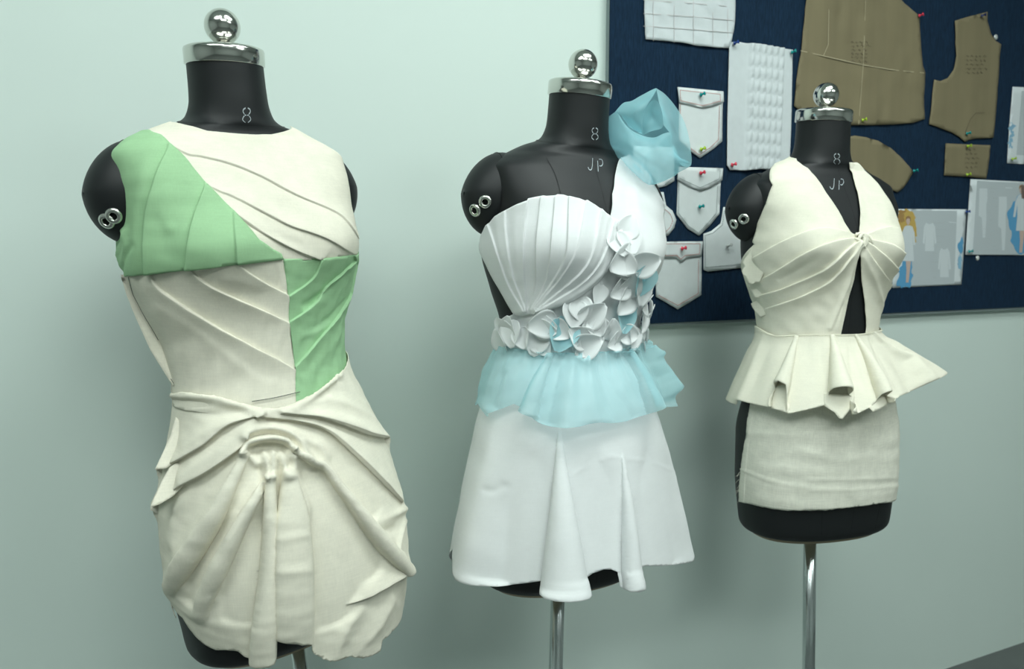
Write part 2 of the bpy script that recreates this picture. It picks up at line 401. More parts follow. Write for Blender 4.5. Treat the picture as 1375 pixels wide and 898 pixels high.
# ------------------------------------------------------------------ the dress forms
BODY = np.array([
 (.000,.1352,.0798,.0947,2.3,0,0),(.004,.1475,.0915,.1054,2.3,0,0),(.016,.1555,.1015,.1146,2.3,0,0),(.045,.1582,.1072,.1203,2.3,0,0),
 (.12,.1640,.1152,.1262,2.25,0,0),(.20,.1635,.1182,.1262,2.2,0,0),(.29,.1465,.1102,.1042,2.15,0,0),(.345,.1310,.0982,.0882,2.1,0,0),
 (.395,.1218,.0894,.0783,2.1,0,0),(.44,.1260,.0926,.0806,2.1,0,0),(.50,.1455,.1009,.0888,2.2,0,0),(.565,.1620,.1127,.0966,2.3,0,0),
 (.62,.1574,.1015,.1002,2.6,0,0),(.66,.1585,.0850,.0971,2.9,0,0),(.69,.1600,.0690,.0850,2.8,0,0),(.708,.1440,.0610,.0750,2.3,0,0),
 (.722,.1200,.0564,.0685,2.0,0,.05),(.735,.0930,.0549,.0619,2.0,-.002,.1),(.744,.0685,.0547,.0557,2.0,-.004,.15),(.751,.0600,.0540,.0530,2.0,-.005,.15),(.774,.0525,.0527,.0497,2.0,-.008,.15),
 (.80,.0512,.0519,.0489,2.0,-.010,.15),(.826,.0506,.0519,.0489,2.0,-.012,.15)])
BOT = .70 - .0095
class Form:
    def __init__(s, x, y, yaw, lx, ly):
        s.x, s.y, s.yaw, s.lx, s.ly = x, y, yaw, lx, ly
    def place(s, L):
        c, n = math.cos(s.yaw), math.sin(s.yaw); L = np.asarray(L, float); z = L[..., 2]
        X, Y = c*L[..., 0] - n*L[..., 1], n*L[..., 0] + c*L[..., 1]
        return np.stack([s.x + X + s.lx*(z-.4), s.y + Y + s.ly*(z-.4), z - s.lx*X - s.ly*Y + BOT], -1)
FM = {1: Form(-.3688, 1.0879, .7554, -.1003, .0002), 2: Form(.0976, 1.2785, .4944, .0219, .0269), 3: Form(.6199, 1.5084, .2993, -.0100, .0501)}
for k in FM: FM[k].k = k
BS = {k: Surf(BODY, f) for k, f in FM.items()}
FLAB = {1: 'black dress form with chrome knob wearing the cream and green draped dress',
        2: 'middle black dress form wearing the white dress with blue rosette',
        3: 'black dress form in front of the pinboard wearing the ivory halter top'}
EIGHT = [[(-.3, -.95), (-.85, -.75), (-.95, -.45), (-.6, -.1)], [(.3, -.95), (.85, -.75), (.95, -.45), (.6, -.1)],
         [(-.6, .1), (-1, .4), (-1, .7), (-.35, 1)], [(.6, .1), (1, .4), (1, .7), (.35, 1)], [(-.5, 0), (-.15, .04)], [(.5, 0), (.15, .04)]]
JAY = [[(.5, -1), (.5, .4), (.2, .95), (-.4, .9), (-.8, .5)]]
PEE = [[(-.75, -.7), (-.75, 1)], [(-.3, -.95), (.5, -.85), (.7, -.3), (.3, .1), (-.3, .1)]]
def glyph(g, cx, cy, w, h, sk=0): return [[(cx + a * w + b * sk, cy + b * h) for a, b in st] for st in g]
ROOT = {}; SKIN = {}
def make_form(k):
    f, s = FM[k], BS[k]
    base = f.place(np.array([0, .0, -BOT])); r = empty('dress_form', (base[0], base[1], 0), f.yaw, FLAB[k], 'dress form'); ROOT[k] = r
    G = s.G[:, :-1]; nv, nt = G.shape[:2]; V = G.reshape(-1, 3).tolist(); Fc = []
    for i in range(nv - 1):
        for j in range(nt): Fc.append((i*nt+j, i*nt+(j+1) % nt, (i+1)*nt+(j+1) % nt, (i+1)*nt+j))
    Fc.append(tuple(range((nv-1)*nt, nv*nt))); Fc.append(tuple(range(nt))[::-1])
    torso = mk('torso', V, Fc, M['black'], r); SV, SF = [tuple(p) for p in V], [q for q in Fc if len(q) < 6]; NT_, NF_ = len(SV), len(SF)
    # fibre board closing the underside, its rim just showing
    L = s.L[0, :-1].copy(); top = f.place(L * [1.012, 1.012, 1] + [0, 0, .003]); bot = f.place(L * [.985, .985, 1] + [0, 0, -.005]); m_ = len(L)
    mk('base_board', np.vstack([top, bot]), [(j, (j+1) % m_, m_+(j+1) % m_, m_+j)[::-1] for j in range(m_)] + [tuple(range(m_)), tuple(range(m_, 2*m_))[::-1]], M['board_edge'], r)
    # shoulder caps with two grommets each
    for sg in (-1, 1):
        V, Fc = [], []; nu, npn = 16, 48
        def cappt(u, p, grow=0.):
            cx, cz = .1430, .6508; z = cz + (.069 + grow) * math.sin(u) * math.sin(p)
            x = cx + (.0545 + grow) * math.cos(u) - max(z - cz, 0) * .2; y = .014 + (.050 + grow) * math.sin(u) * math.cos(p)
            return (sg * x, y, z)
        for i in range(nu + 1):
            u = PI * .56 * i / nu
            for j in range(npn): V.append(cappt(max(u, .02), 2 * PI * j / npn))
        for i in range(nu):
            for j in range(npn):
                q = (i*npn+j, i*npn+(j+1) % npn, (i+1)*npn+(j+1) % npn, (i+1)*npn+j); Fc.append(q if sg < 0 else q[::-1])
        Fc.append(tuple(range(npn)))
        sc = mk('shoulder_cap', f.place(np.array(V)), Fc, M['black'], r)
        SF += [tuple(i + len(SV) for i in q) for q in Fc]; SV += [tuple(p) for p in f.place(np.array(V))]
        mk('armhole_seam', *tube_pts(f.place(np.array([cappt(PI * .43, p, .0004) for p in np.linspace(0, 2 * PI, 49)])), .0006, 6, False), M['seam'], sc)
        if sg < 0:
            bv = BVHTree.FromPolygons(f.place(np.array(V)).tolist(), Fc)
            for (gx_, gy_) in {1: ((143, 297), (152.5, 290)), 2: ((637.5, 282.5), (651.5, 271)), 3: ((985, 301), (998.5, 294))}[k]:
                h_, n_, _, _ = bv.ray_cast(CO, ray(gx_, gy_))
                if h_ is None: print('grommet misses', k); continue
                if n_.dot(ray(gx_, gy_)) > 0: n_ = -n_
                pw, nw = np.array(h_), np.array(n_)
                pr = [(.0046, -.001), (.0046, .0016), (.0058, .0026), (.0088, .0022), (.0106, .0004), (.0106, -.003)]
                gm = mk('grommet', *lathe(pr, pw, nw, 28, False), M['grommet'], sc)
                mk('grommet_hole', *lathe([(.0001, .0006), (.0047, .0006)], pw, nw, 20, True), M['hole'], gm)
    SKIN[k] = BVHTree.FromPolygons(SV[:NT_], SF[:NF_])
    # neck block: steel collar and ball, square to the tilted neck top
    tp = s.G[-1, :-1].mean(0); e1 = s.G[-1, s.nth // 4] - s.G[-1, 3 * s.nth // 4]; e2 = s.G[-1, 0] - s.G[-1, s.nth // 2]
    ax = np.cross(e1, e2); ax = ax * np.sign(ax[2]); ax /= np.linalg.norm(ax)
    R = .0535
    mk('neck_collar', *lathe([(.03, -.004), (R - .001, -.004), (R, -.003), (R + .0003, .0155), (R - .001, .0185), (R - .005, .0205), (R - .010, .0215), (.012, .0222), (.0001, .0222)], tp, ax, 64), M['chrome'], r)
    pr = [(.009, .021), (.0075, .0235), (.0085, .0262)] + [(.0240 * math.sin(a), .0482 - .0240 * math.cos(a)) for a in np.linspace(.42, PI - .01, 26)]
    mk('knob', *lathe(pr, tp, ax, 48), M['chrome'], r)
    # pole, screw and foot
    d = np.array([f.lx, f.ly, 1.]); p0 = f.place(np.array([0, .012, 0.])); p0g = p0 + d * (-p0[2] + .03)
    mk('pole', *tube_pts([p0 + d * .05, p0g], .0125 if k != 1 else .011, 28), M['pole'], r)
    g = [p0g[0], p0g[1], 0]
    ft = [lathe([(.0001, .045), (.02, .045), (.024, .03), (.06, .02), (.13, .012), (.15, .004), (.15, 0)], g, (0, 0, 1), 48)]
    mk('foot', *join(*ft), M['pole'], r)
    if k == 2:
        sc = f.place(np.array([.065, -.02, -.012])); mk('height_screw', *join(lathe([(.004, -.004), (.004, .012)], sc, (0, 0, 1), 14), lathe([(.003, -.012), (.008, -.010), (.009, -.004), (.006, -.002)], sc, (0, 0, 1), 14)), M['seam'], r)
    # lettering and seams
    if k == 1: gl = [glyph(EIGHT, 331, 154.5, 5, 10)]
    elif k == 2: gl = [glyph(EIGHT, 798.6, 179.5, 4, 8.2), glyph(JAY, 793, 220.5, 4.2, 8, -.5), glyph(PEE, 806, 222, 4.6, 8.5, .5)]
    else: gl = [glyph(EIGHT, 1123.5, 213.2, 3.8, 7.2), glyph(JAY, 1117.5, 246.8, 4, 7.2, -.5), glyph(PEE, 1129.5, 247.5, 4, 7.4, -.3)]
    for g_, nm_, lb_ in zip(gl, ('size_number', 'size_letter', 'size_letter'), ('silver stencilled number 8', 'silver stencilled letter J', 'silver stencilled letter P')): ribbon(nm_, s, g_, .0019, .0007, M['mark'], r)['label'] = lb_
    zl = lambda th, *zs: [('z', th, z) for z in zs]
    ring = [('z', t, .7365 + .0115 * (1 - math.cos(math.radians(t))) / 2) for t in range(-180, 181, 10)]
    ribbon('neck_seam', s, [ring], .0019, .0009, M['seam'], r)
    ribbon('front_seam', s, [zl(0, .732, .6, .5, .4, .3, .15, .02)], .001, .0005, M['seam'], r)
    for a in (-1, 1):
        ribbon('princess_seam', s, [[('z', a * 58, .706), ('z', a * 44, .66), ('z', a * 34, .58), ('z', a * 32, .48), ('z', a * 30, .395), ('z', a * 33, .2), ('z', a * 33, .02)]], .001, .0005, M['seam'], r)
    return r
for k in FM: make_form(k)

def flap(name, surf, pts, ref, mt, parent, curl=.004, th=.0012, turn=0., out=.01, res=.004, bow=0., nmix=0.):
    """a free end of cloth that stands off the form, lying near its own plane"""
    P, sn_ = surf.ev(np.array([surf.pick(*ref)]), out); P = P[0]; vd = np.array(ray(*ref)); N = -vd * (1 - nmix) + sn_[0] * nmix + np.array([0, 0, .15]) + turn * np.array([math.cos(surf.form.yaw), math.sin(surf.form.yaw), 0]); N /= np.linalg.norm(N)
    def hit(x, y): r = np.array(ray(x, y)); t = ((P - np.array(CO)) @ N) / (r @ N); return np.array(CO) + r * t
    W3 = np.array([hit(*p) for p in pts]); e1 = np.cross([0, 0, 1], N); e1 /= np.linalg.norm(e1); e2 = np.cross(N, e1)
    uv = np.stack([(W3 - P) @ e1, (W3 - P) @ e2], 1); q, fc = cdt(densify(uv, res), np.zeros((0, 2)), res)
    hh = curl * np.sin(q[:, 0] * 60 + q[:, 1] * 30) + bow * (q ** 2).sum(1)
    V = P + q[:, :1] * e1 + q[:, 1:] * e2 + hh[:, None] * N
    o = mk(name, V, fc, mt, parent); so = o.modifiers.new('cloth_thickness', 'SOLIDIFY'); so.thickness = th; so.offset = 0
    return o
def fan(name, out, rim, cen, cdep, depth0, mt, parent, wr=.0015, seed=1, pw=1.6, n=26, th=.0004):
    """a cupped petal of cloth: outline (photo px), rim standing `rim` in front of depth0, bellied to cdep at its middle"""
    O = smooth_line(list(out) + [out[0]], 5)[:-1]; m = len(O); rim = np.broadcast_to(rim, (len(out),)).astype(float)
    rr = np.interp(np.arange(m) / m * len(out), np.arange(len(out) + 1), np.r_[rim, rim[0]])
    V = []; ts = np.linspace(0, 1, n); F0 = np.fft.fft(np.c_[O - np.array(cen), rr[:, None]], axis=0); fq = np.abs(np.fft.fftfreq(m) * m)[:, None]
    for t in ts[1:]:
        Q = np.fft.ifft(F0 * t ** np.maximum(fq * .9 - .9, 0), axis=0).real      # corners of the edge die away towards the middle
        for i in range(m):
            p = np.array(cen) + Q[i, :2] * t; V.append((p[0], p[1], Q[i, 2] * t ** pw + cdep * (1 - t ** pw)))
    V = np.array([(cen[0], cen[1], cdep)] + V); V[:, 2] += wrinkle(V[:, :2] / 900., wr, .03, seed)
    W3 = []
    for x, y, d in V:
        r = np.array(ray(x, y)); W3.append(np.array(CO) + r * ((depth0 - d) / (r @ np.array([0, cp_, -sp_]))))
    Fc = [(0, 1 + i, 1 + (i + 1) % m) for i in range(m)]
    for k in range(n - 2):
        a, b = 1 + k * m, 1 + (k + 1) * m
        Fc += [(a + i, b + i, b + (i + 1) % m, a + (i + 1) % m) for i in range(m)]
    return mk(name, W3, Fc, mt, parent)
# ------------------------------------------------------------------ form 1: cream and green dress
D1 = empty('dress', ROOT[1].location, FM[1].yaw, 'cream muslin and mint green draped dress with knotted skirt on the left form', 'dress')
S = BS[1]
# green yoke panel
gy = [(174, 175.5), (188, 177.5), (204, 180), (218, 187), (230, 198), (253, 221), (277, 250), (311, 285), (344, 323), (362, 334), (375, 340), (378.5, 347.5),
      (346, 350.5), (314, 353), (285, 356.5), (256, 360), (230, 363), (205, 366.5), (176, 369), (161, 372), (152, 350), (155, 337), (159.5, 319), (155, 291), (152, 264), (155, 236), (154, 213), (146, 195.5), (158, 183)]
panel('green_yoke', S, gy, M['green'], D1, [
    pl([(230, 196), (214.5, 239), (205, 288), (202.5, 331), (204, 368)], [.003, .005, .006, .006, .006], 'right', .02),
    pl([(277, 250), (266, 288), (259.5, 322), (254.5, 360)], [.004, .005, .005, .006], 'right', .018),
    pl([(312, 286), (314, 319), (317, 355)], [.002, .003, .004], 'right', .018),
    rd([(206, 190), (196, 240), (190, 300), (186, 366)], [.001, .003, .004, .003], .008),
    rd([(222, 262), (226, 300), (224, 340)], [.0, -.002, -.001], .007),
    rd([(168, 300), (176, 325), (171, 350)], .003, .004), rd([(186, 330), (174, 345), (170, 366)], -.003, .004), rd([(162, 345), (178, 310)], .002, .003), rd([(228, 255), (222, 285), (232, 310)], .0018, .005),
    ], off=.0065, wr=.0006, lam=.03, seed=3, res=.0038)
# cream yoke
cy = [(200, 178), (214, 170), (224.5, 159.5), (231, 164), (259, 172), (278, 178), (309, 181), (334, 183), (362, 182.5), (378, 178.5), (389, 171.5), (394, 163.5), (408, 165), (421.5, 169), (437, 178), (453, 191), (465, 206), (472, 222),
      (477, 250), (479, 282), (475, 307), (479, 330), (482, 345), (471, 342), (430, 347), (400, 349), (378.5, 352), (340, 335), (300, 295), (262, 250), (235, 215), (205, 190)]
panel('cream_yoke', S, cy, M['cream'], D1, [
    pl([(228, 198), (253, 210), (271, 212.5), (314, 224.5), (353.5, 241), (393, 262), (445, 285.5), (463, 300), (479, 322)], [.0015, .0026, .003, .0032, .003, .003, .001], 'above', .022),
    pl([(277, 251), (298.5, 261), (311, 265.5), (360, 291), (390, 305), (436, 320), (472, 341)], [.0015, .0024, .0034, .0038, .0036, .003, .001], 'above', .016),
    pl([(314, 289), (341, 307), (369, 323), (399, 336), (430, 346.5)], [.003, .004, .0045, .004, .004], 'above', .012),
    rd([(320, 300), (360, 314), (400, 328)], -.0015, .004),
    ], off=.004, wr=.0005, lam=.035, seed=4, res=.0038)
# cream midriff
cm = [(163, 370), (205, 365), (256, 358), (314, 351), (379, 346), (382, 373), (386, 402), (386.5, 434), (391.5, 469), (395, 498), (396, 530), (396, 548), (330, 556), (236, 545), (233.5, 519), (225, 506), (202, 469), (182, 425)]
panel('cream_midriff', S, cm, M['cream'], D1, [
    pl([(205, 366), (217, 386), (246, 408), (292, 438.6), (338, 466), (370, 483), (394, 497)], [.003, .006, .007, .007, .0065, .0055, .003], 'below', .017),
    pl([(256, 358), (269, 373), (304, 394), (344, 414), (387, 434)], [.003, .006, .007, .006, .003], 'below', .014),
    pl([(315, 351), (333, 366), (361.6, 385), (389, 398.5)], [.003, .005, .006, .003], 'below', .013),
    pl([(176, 369), (185, 402), (202, 446), (220, 483), (237, 514)], .0014, 'right', .02),
    rd([(215, 410), (262, 440), (304, 475), (345, 508), (367, 516)], .0012, .006, .012),
    rd([(372, 355), (379, 385)], .0012, .004), rd([(300, 372), (316, 374), (345, 384)], .0012, .006),
    ], off=.0038, wr=.0006, lam=.03, seed=5)
flap('seam_allowance', S, [(162, 369), (190, 369), (205, 402), (220, 446), (236, 483), (250, 517), (234, 520), (225, 507), (202, 470), (182, 426), (169, 393)], (222, 470), M['cream'], D1, .0008, .0012, 0, .004, .006)
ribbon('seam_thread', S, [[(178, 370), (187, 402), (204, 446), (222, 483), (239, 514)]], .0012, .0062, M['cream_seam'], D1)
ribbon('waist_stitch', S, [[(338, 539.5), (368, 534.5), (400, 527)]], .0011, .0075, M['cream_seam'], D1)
# green side panel
gs = [(378, 347), (430, 345.5), (471, 341), (480, 338), (484, 348), ('z', 88, .52), ('z', 92, .45), ('z', 95, .37), (430, 540), (396, 542), (396, 530), (395, 498), (391.5, 469), (386.5, 434), (386, 402), (382, 373)]
panel('green_side', S, gs, M['green'], D1, [
    pl([(431, 345), (422, 367), (408, 382), (387, 396.6)], [.003, .004, .004, .003], 'below', .012),
    pl([(472, 341), (469, 353), (437, 382), (419.5, 408), (385, 433.6)], [.004, .006, .007, .006, .003], 'below', .013),
    pl([(483, 350), (474.5, 379), (454, 417), (428, 451.6), (393, 495)], [.003, .005, .006, .006, .003], 'below', .014),
    rd([(460, 365), (430, 394), (405, 410)], -.003, .006), rd([(462, 400), (440, 425), (420, 440)], -.0025, .005), rd([(440, 435), (420, 445), (402, 452)], .002, .005),
    rd([(452, 450), (430, 480), (405, 512)], .0018, .01),
    ], off=.0045, wr=.0008, lam=.025, seed=6)
# the draped skirt
SK1 = np.array([
 (-.075, .140, .130, .115, 2.1, 0, 0, .006), (-.03, .148, .134, .122, 2.1, 0, 0, .007), (.03, .163, .140, .128, 2.1, 0, 0, .010), (.09, .174, .143, .130, 2.1, 0, 0, .010), (.15, .176, .140, .130, 2.1, 0, 0, .009),
 (.21, .170, .132, .126, 2.1, 0, 0, .007), (.27, .155, .120, .112, 2.1, 0, 0, .007), (.33, .1370, .105, .095, 2.1, 0, 0, .006), (.375, .1260, .0955, .084, 2.1, 0, 0, .002), (.41, .1245, .0925, .082, 2.1, 0, 0, 0), (.45, .132, .098, .086, 2.1, 0, 0, 0)])
SS1 = Surf(SK1, FM[1], bust=False)
hem = [(('z', -150, .12)), ('z', -120, .09), ('z', -95, .07), (232, 806), (240, 818), (249, 827), (258, 842), (269, 855.5), (280, 864), (292, 870), (306, 870), (321, 871), (330, 879), (341, 884.5), (352, 885), (364, 884.5), (370, 868), (374, 850), (388, 855), (404, 860), (412, 862), (416, 868), (424, 878), (441.5, 886), (455, 884), (467, 880), (485, 882), (497, 879), (508, 873), (511, 858), ('z', 88, -.02), ('z', 110, -.02), ('z', 150, 0)]
topE = [('z', 150, .40), ('z', 110, .42), (459, 496), (447, 504), (432, 517), (411.6, 532.5), (388.5, 542.5), (368, 548.5), (342, 545.5), (319, 538.5), (290, 529.5), (252, 524.5), (234, 527), ('z', -110, .40), ('z', -150, .40)]
kn = (366, 592)
T = 'tube'
folds = [
    # rolled waist edge
    rd([(236, 530), (290, 534), (340, 550), (368, 554), (411, 538), (455, 503)], .004, .005),
    rd([(240, 540), (290, 545), (338, 556)], [-.001, -.003, -.002], .005),
    # bands swept up to the right side
    pl([(376, 553), (416, 558), (453, 570), (489, 583), (520, 590)], [.006, .012, .016, .015, .010], 'above', .017),
    pl([(345, 558), (366, 560), (394, 563), (434, 576), (471, 608), (507, 644), (534, 672)], [.006, .009, .011, .014, .014, .012, .007], 'above', .015),
    rd([(405, 545), (435, 538), (470, 548), (500, 568)], [.002, .005, .005, .002], .010), rd([(405, 556), (440, 560), (480, 574)], [0, .004, .003], .006),
    rd([(392, 548), (420, 528), (446, 510)], [.002, .006, .003], .006), rd([(400, 548), (430, 530), (452, 512)], [0, -.003, -.002], .004),
    # long rolled fold sweeping down to the right
    rd([(390, 604), (416, 621), (432, 628), (453, 658), (480, 694), (507, 731), (530, 757), (541, 764)], [.005, .006, .007, .009, .010, .010, .008, .004], [.008, .010, .012, .014, .016, .016, .014], [.006, .008, .010, .010, .010, .010, .008], side='above'),
    rd([(390, 604), (416, 621), (432, 628), (453, 657), (480, 693), (507, 730), (530, 756), (541, 763)], [.008, .009, .010, .012, .012, .012, .008, .002], [.004, .005, .006, .008, .009, .010, .009], shape='flute'),
    rd([(404, 618), (424, 650), (448, 692), (474, 730), (500, 762)], [0, -.010, -.015, -.015, -.006], .013),
    rd([(432, 600), (466, 640), (500, 690)], [0, -.007, -.005], .012), rd([(405, 590), (425, 600), (440, 615)], [.004, .006, .002], .006),
    # left flaps
    pl([(352, 556), (310, 568), (280, 594), (261, 607), (238, 621), (212, 630)], [.005, .007, .009, .010, .010, .010], 'above', .02),
    pl([(333, 588), (316, 606), (281, 632), (250, 650), (232, 665), (206, 681)], [.010, .012, .012, .011, .011, .011], 'above', .018),
    rd([(350, 556), (320, 562), (290, 575), (255, 600)], [.006, .005, .004, .001], .008),
    rd([(330, 544), (300, 545), (262, 548)], [.002, .004, .002], .006), rd([(335, 550), (300, 556), (258, 552)], [0, -.002, 0], .005),
    rd([(342, 566), (318, 590), (290, 612), (250, 640)], [.008, .007, .005, .003], .010),
    # folds falling from the knot
    rd([(328, 606), (316, 635), (294, 681), (271, 717), (248, 753), (229, 787)], [.006, .009, .010, .010, .008, .006], [.012, .016, .018, .020], [.008, .010, .010, .012], side='right'),
    rd([(331, 610), (319, 638), (298, 684), (276, 721), (253, 757), (236, 786)], [.008, .012, .013, .011, .008, .004], [.005, .008, .010, .011, .011], shape='flute'),
    rd([(357, 640), (339, 672), (316, 717), (294, 763), (278, 799), (270, 828)], [.006, .009, .010, .010, .008, .004], [.010, .014, .016, .016], [.008, .008, .010, .010], side='left'),
    rd([(358, 640), (340, 674), (317, 719), (295, 765), (280, 799), (273, 822)], [.008, .012, .013, .011, .007, .003], [.004, .007, .009, .010, .010], shape='flute'),
    rd([(318, 660), (296, 712), (272, 764), (258, 805)], [0, -.006, -.008, -.004], .009),
    rd([(347, 690), (336, 745), (322, 800)], [-.002, -.010, -.008], .011),
    rd([(362, 640), (361.5, 700), (359.5, 764), (355, 850), (354, 890)], [.012, .016, .017, .016, .014], [.0062, .0078, .0092, .0125, .014], shape='flute'),
    rd([(386, 636), (391, 690), (394, 760), (395, 830), (394, 880)], [.012, .017, .018, .015, .009], [.0095, .020, .0225, .0235, .023], shape='flute'),
    rd([(376, 690), (380, 780), (380, 850)], [.002, .003, .002], .006),
    rd([(396, 640), (408, 668), (415, 700), (417, 750)], [.004, .006, .005, .002], .005),
    rd([(424, 700), (432, 760), (440, 812)], [-.004, -.012, -.010], .009), rd([(419, 752), (434, 799), (444, 828)], [.003, .006, .004], .004),
    rd([(434, 690), (452, 750), (470, 800)], [-.003, -.006, -.004], .014),
    pl([(540, 764), (524, 775), (507, 786), (488, 798), (468, 810)], [.012, .014, .013, .009, .002], 'above', .014),
    rd([(480, 872), (505, 840), (524, 806)], [.001, .005, .004], .014), rd([(452, 880), (462, 845), (484, 816)], [.002, .005, .002], .010), rd([(505, 700), (528, 690), (540, 684)], [.0, .006, .005], .005), rd([(500, 712), (525, 712)], [0, -.006], .005), rd([(527, 742), (535, 712), (541, 700)], [.004, .006, .003], .005),
    # knot loops
    rd([(328, 609), (334, 597), (350, 591), (366, 590), (382, 594), (391, 603)], [.012, .015, .016, .016, .014, .010], .0055, .0040, side='above', shape=T),
    rd([(332, 588), (346, 578.6), (362, 576), (380, 580), (398, 592), (408, 613), (418, 628)], [.008, .010, .011, .011, .010, .008, .005], .0075, .0035, side='above'),
    rd([(340, 606), (356, 601), (372, 601), (383, 607)], [-.004, -.010, -.010, -.004], .005),
    rd([(338, 612), (344, 622), (352, 636)], [.005, .007, .003], .004), rd([(354, 600), (356, 615), (360, 634)], [.009, .010, .006], .0035), rd([(366, 600), (366, 640)], [.010, .010], .0045), rd([(374, 602), (379, 622), (385, 640)], [.008, .009, .008], .004),
    rd([(385, 606), (393, 618), (396, 636)], [.006, .006, .004], .004), rd([(361, 604), (361.5, 640)], -.004, .002), rd([(371, 604), (373, 640), (373, 670)], [-.004, -.005, -.003], .0025),
    rd([(386, 614), (394, 614), (398, 612)], .004, .003), rd([(348, 628), (353, 640), (353, 660)], [-.006, -.008, -.004], .0035),
    rd([(235, 690), (240, 740), (250, 770)], [.0, .004, .0], .012),
    rd([(262, 650), (252, 670), (240, 684)], [0, .003, .002], .007), rd([(330, 760), (345, 756)], .0015, .005), rd([(376, 720), (410, 716)], .0012, .005), rd([(380, 760), (412, 764)], .0014, .006), rd([(300, 830), (335, 826)], .002, .008)]
for f in folds:
    if f.kind == 'ridge': f.amp = np.where(f.amp < 0, f.amp * 1.6, f.amp * 1.12)
    else: f.fade = .02
    if f.shape == 'flute': f.fade = .02
folds += [rd([(346, 700), (334, 760), (322, 830)], [-.002, -.012, -.010], .016), rd([(424, 690), (438, 760), (452, 830)], [-.004, -.012, -.010], .016), rd([(300, 690), (280, 740), (262, 785)], [0, -.006, -.004], .014), rd([(455, 690), (480, 735), (500, 770)], [-.004, -.010, -.006], .016)]
panel('draped_skirt', SS1, hem + topE, M['cream'], D1, folds, res=.0036, off=.004, wr=.00045, lam=.022, seed=8, fray=.0004)
flap('pinned_end', SS1, [(236, 560), (229, 585), (221, 602), (208, 630), (222, 629), (236, 621), (250, 612), (262, 604), (256, 585), (246, 570)], (244, 600), M['cream'], D1, .0015)
flap('pinned_end', SS1, [(228, 627), (217, 646), (209, 664), (201.5, 681), (214, 677), (232, 666), (247, 652), (258, 640), (248, 624), (236, 622)], (246, 640), M['cream'], D1, .0015)
def ballpin(px, py, colour, lab):
    p = SS1.ev(np.array([SS1.pick(px, py)]), 0.)[0][0]; r = np.array(ray(px, py)); t = np.linalg.norm(p - np.array(CO)) - .022; c = np.array(CO) + r * t
    e = empty('ball_pin', c, 0, lab, 'pin', 'pins in the draped skirt'); rr = .0026
    mk('head', *lathe([(max(rr * math.sin(a), .00005), -rr * math.cos(a)) for a in np.linspace(0, PI, 12)], c, (0, 0, 1), 16), M[colour], e)
    mk('shaft', *tube_pts([c, c + np.array([.006, .016, -.004])], .0004, 6), M['needle'], e)
ballpin(231.5, 616.5, 'pin_black', 'black ball headed pin in the upper pinned flap of the cream skirt')
ballpin(227.5, 664, 'pin_amber', 'amber ball headed pin in the lower pinned flap of the cream skirt')
if 0:
    for y in (560, 600, 650, 700, 722, 766, 800, 850):
        m = np.abs(SS1.px[..., 1] - y) < 3; print('SK', y, SS1.px[m, 0].min().round(), SS1.px[m, 0].max().round())
# ------------------------------------------------------------------ form 2: white dress with blue organza
D2 = empty('dress', ROOT[2].location, FM[2].yaw, 'white pleated shell bodice dress with blue organza ruffle on the middle form', 'dress')
S = BS[2]
c2 = lambda x, y: (620 + x * .2562, 250 + y * .2562)
c3 = lambda x, y: (600 + x * .26726, 420 + y * .26726)
c4 = lambda x, y: (590 + x * .3541, 580 + y * .3541)
c5 = lambda x, y: (780 + x * .18928, 90 + y * .18928)
panel('bodice_base', S, [('z', -105, .425), (672, 431), (683, 425), (694, 419), (720, 412), (750, 398), (785, 350), (817, 294), (835, 300), (862, 330), (880, 345), ('d', 897, 347, 8), ('z', 92, .50), ('z', 97, .44), ('z', 97, .375),
      ('z', 60, .375), ('z', 20, .375), ('z', -20, .375), ('z', -60, .375), ('z', -105, .375)], M['white'], D2,
      [rd([c2(330, 690), c2(480, 640), c2(640, 560), c2(720, 500)], .003, .01), rd([c2(640, 620), c2(720, 560)], -.002, .006)], off=.0042, wr=.0007, lam=.025, seed=21)
panel('strap', S, [(824, 236), (831, 214), (845, 203), (866, 214), (874, 248), (886, 277), (893, 316), ('d', 898, 347, 4), ('d', 895, 380, 3), (884, 425), (850, 428), (834, 405), (832, 335), (817, 293.5), (820, 262)], M['white'], D2,
      [rd([(868, 248), (884, 273), (890, 303), (893, 340)], [.003, .005, .004, .002], .006, .003, side='left'), rd([(848, 240), (855, 300), (866, 360)], [.003, .004, .003], .014), rd([(838, 250), (838, 290), (846, 330)], -.002, .006)], off=.0052, wr=.0006, lam=.04, seed=22)
shell = [c2(*p) for p in [(118, 325), (122, 292), (128, 262), (150, 225), (165, 205), (200, 162), (240, 135), (247, 128), (300, 100), (342, 84), (350, 72), (385, 66), (412, 62), (440, 66), (480, 63), (520, 63), (546, 70), (552, 74), (600, 82), (640, 95), (680, 112), (706, 128), (716, 138), (740, 155), (768, 172), (790, 185), (815, 192), (835, 230), (832, 300), (800, 370), (740, 440), (690, 500), (600, 572), (500, 622), (400, 655), (330, 668), (290, 664), (240, 570), (190, 480), (150, 400)]]
cv = [(338, 640), (345, 636), (352, 634), (362, 632), (372, 630), (384, 628), (394, 630), (400, 636), (396, 645)]
rays = [[(165, 205), (215, 360), (270, 520)], [(245, 132), (250, 260), (283, 460)], [(346, 80), (336, 300), (336, 490)], [(413, 64), (404, 350), (396, 490)], [(482, 66), (476, 330), (436, 510)], [(549, 72), (546, 330), (480, 480)], [(636, 96), (592, 320), (510, 470)], [(712, 140), (652, 370), (545, 500)], [(784, 196), (700, 390), (580, 520)]]
sf = [pl([c2(*q) for q in r] + [c2(*cv[i])], [.0042, .0042, .0036, .002], 'left' if i < 3 else 'right', .012) for i, r in enumerate(rays)]
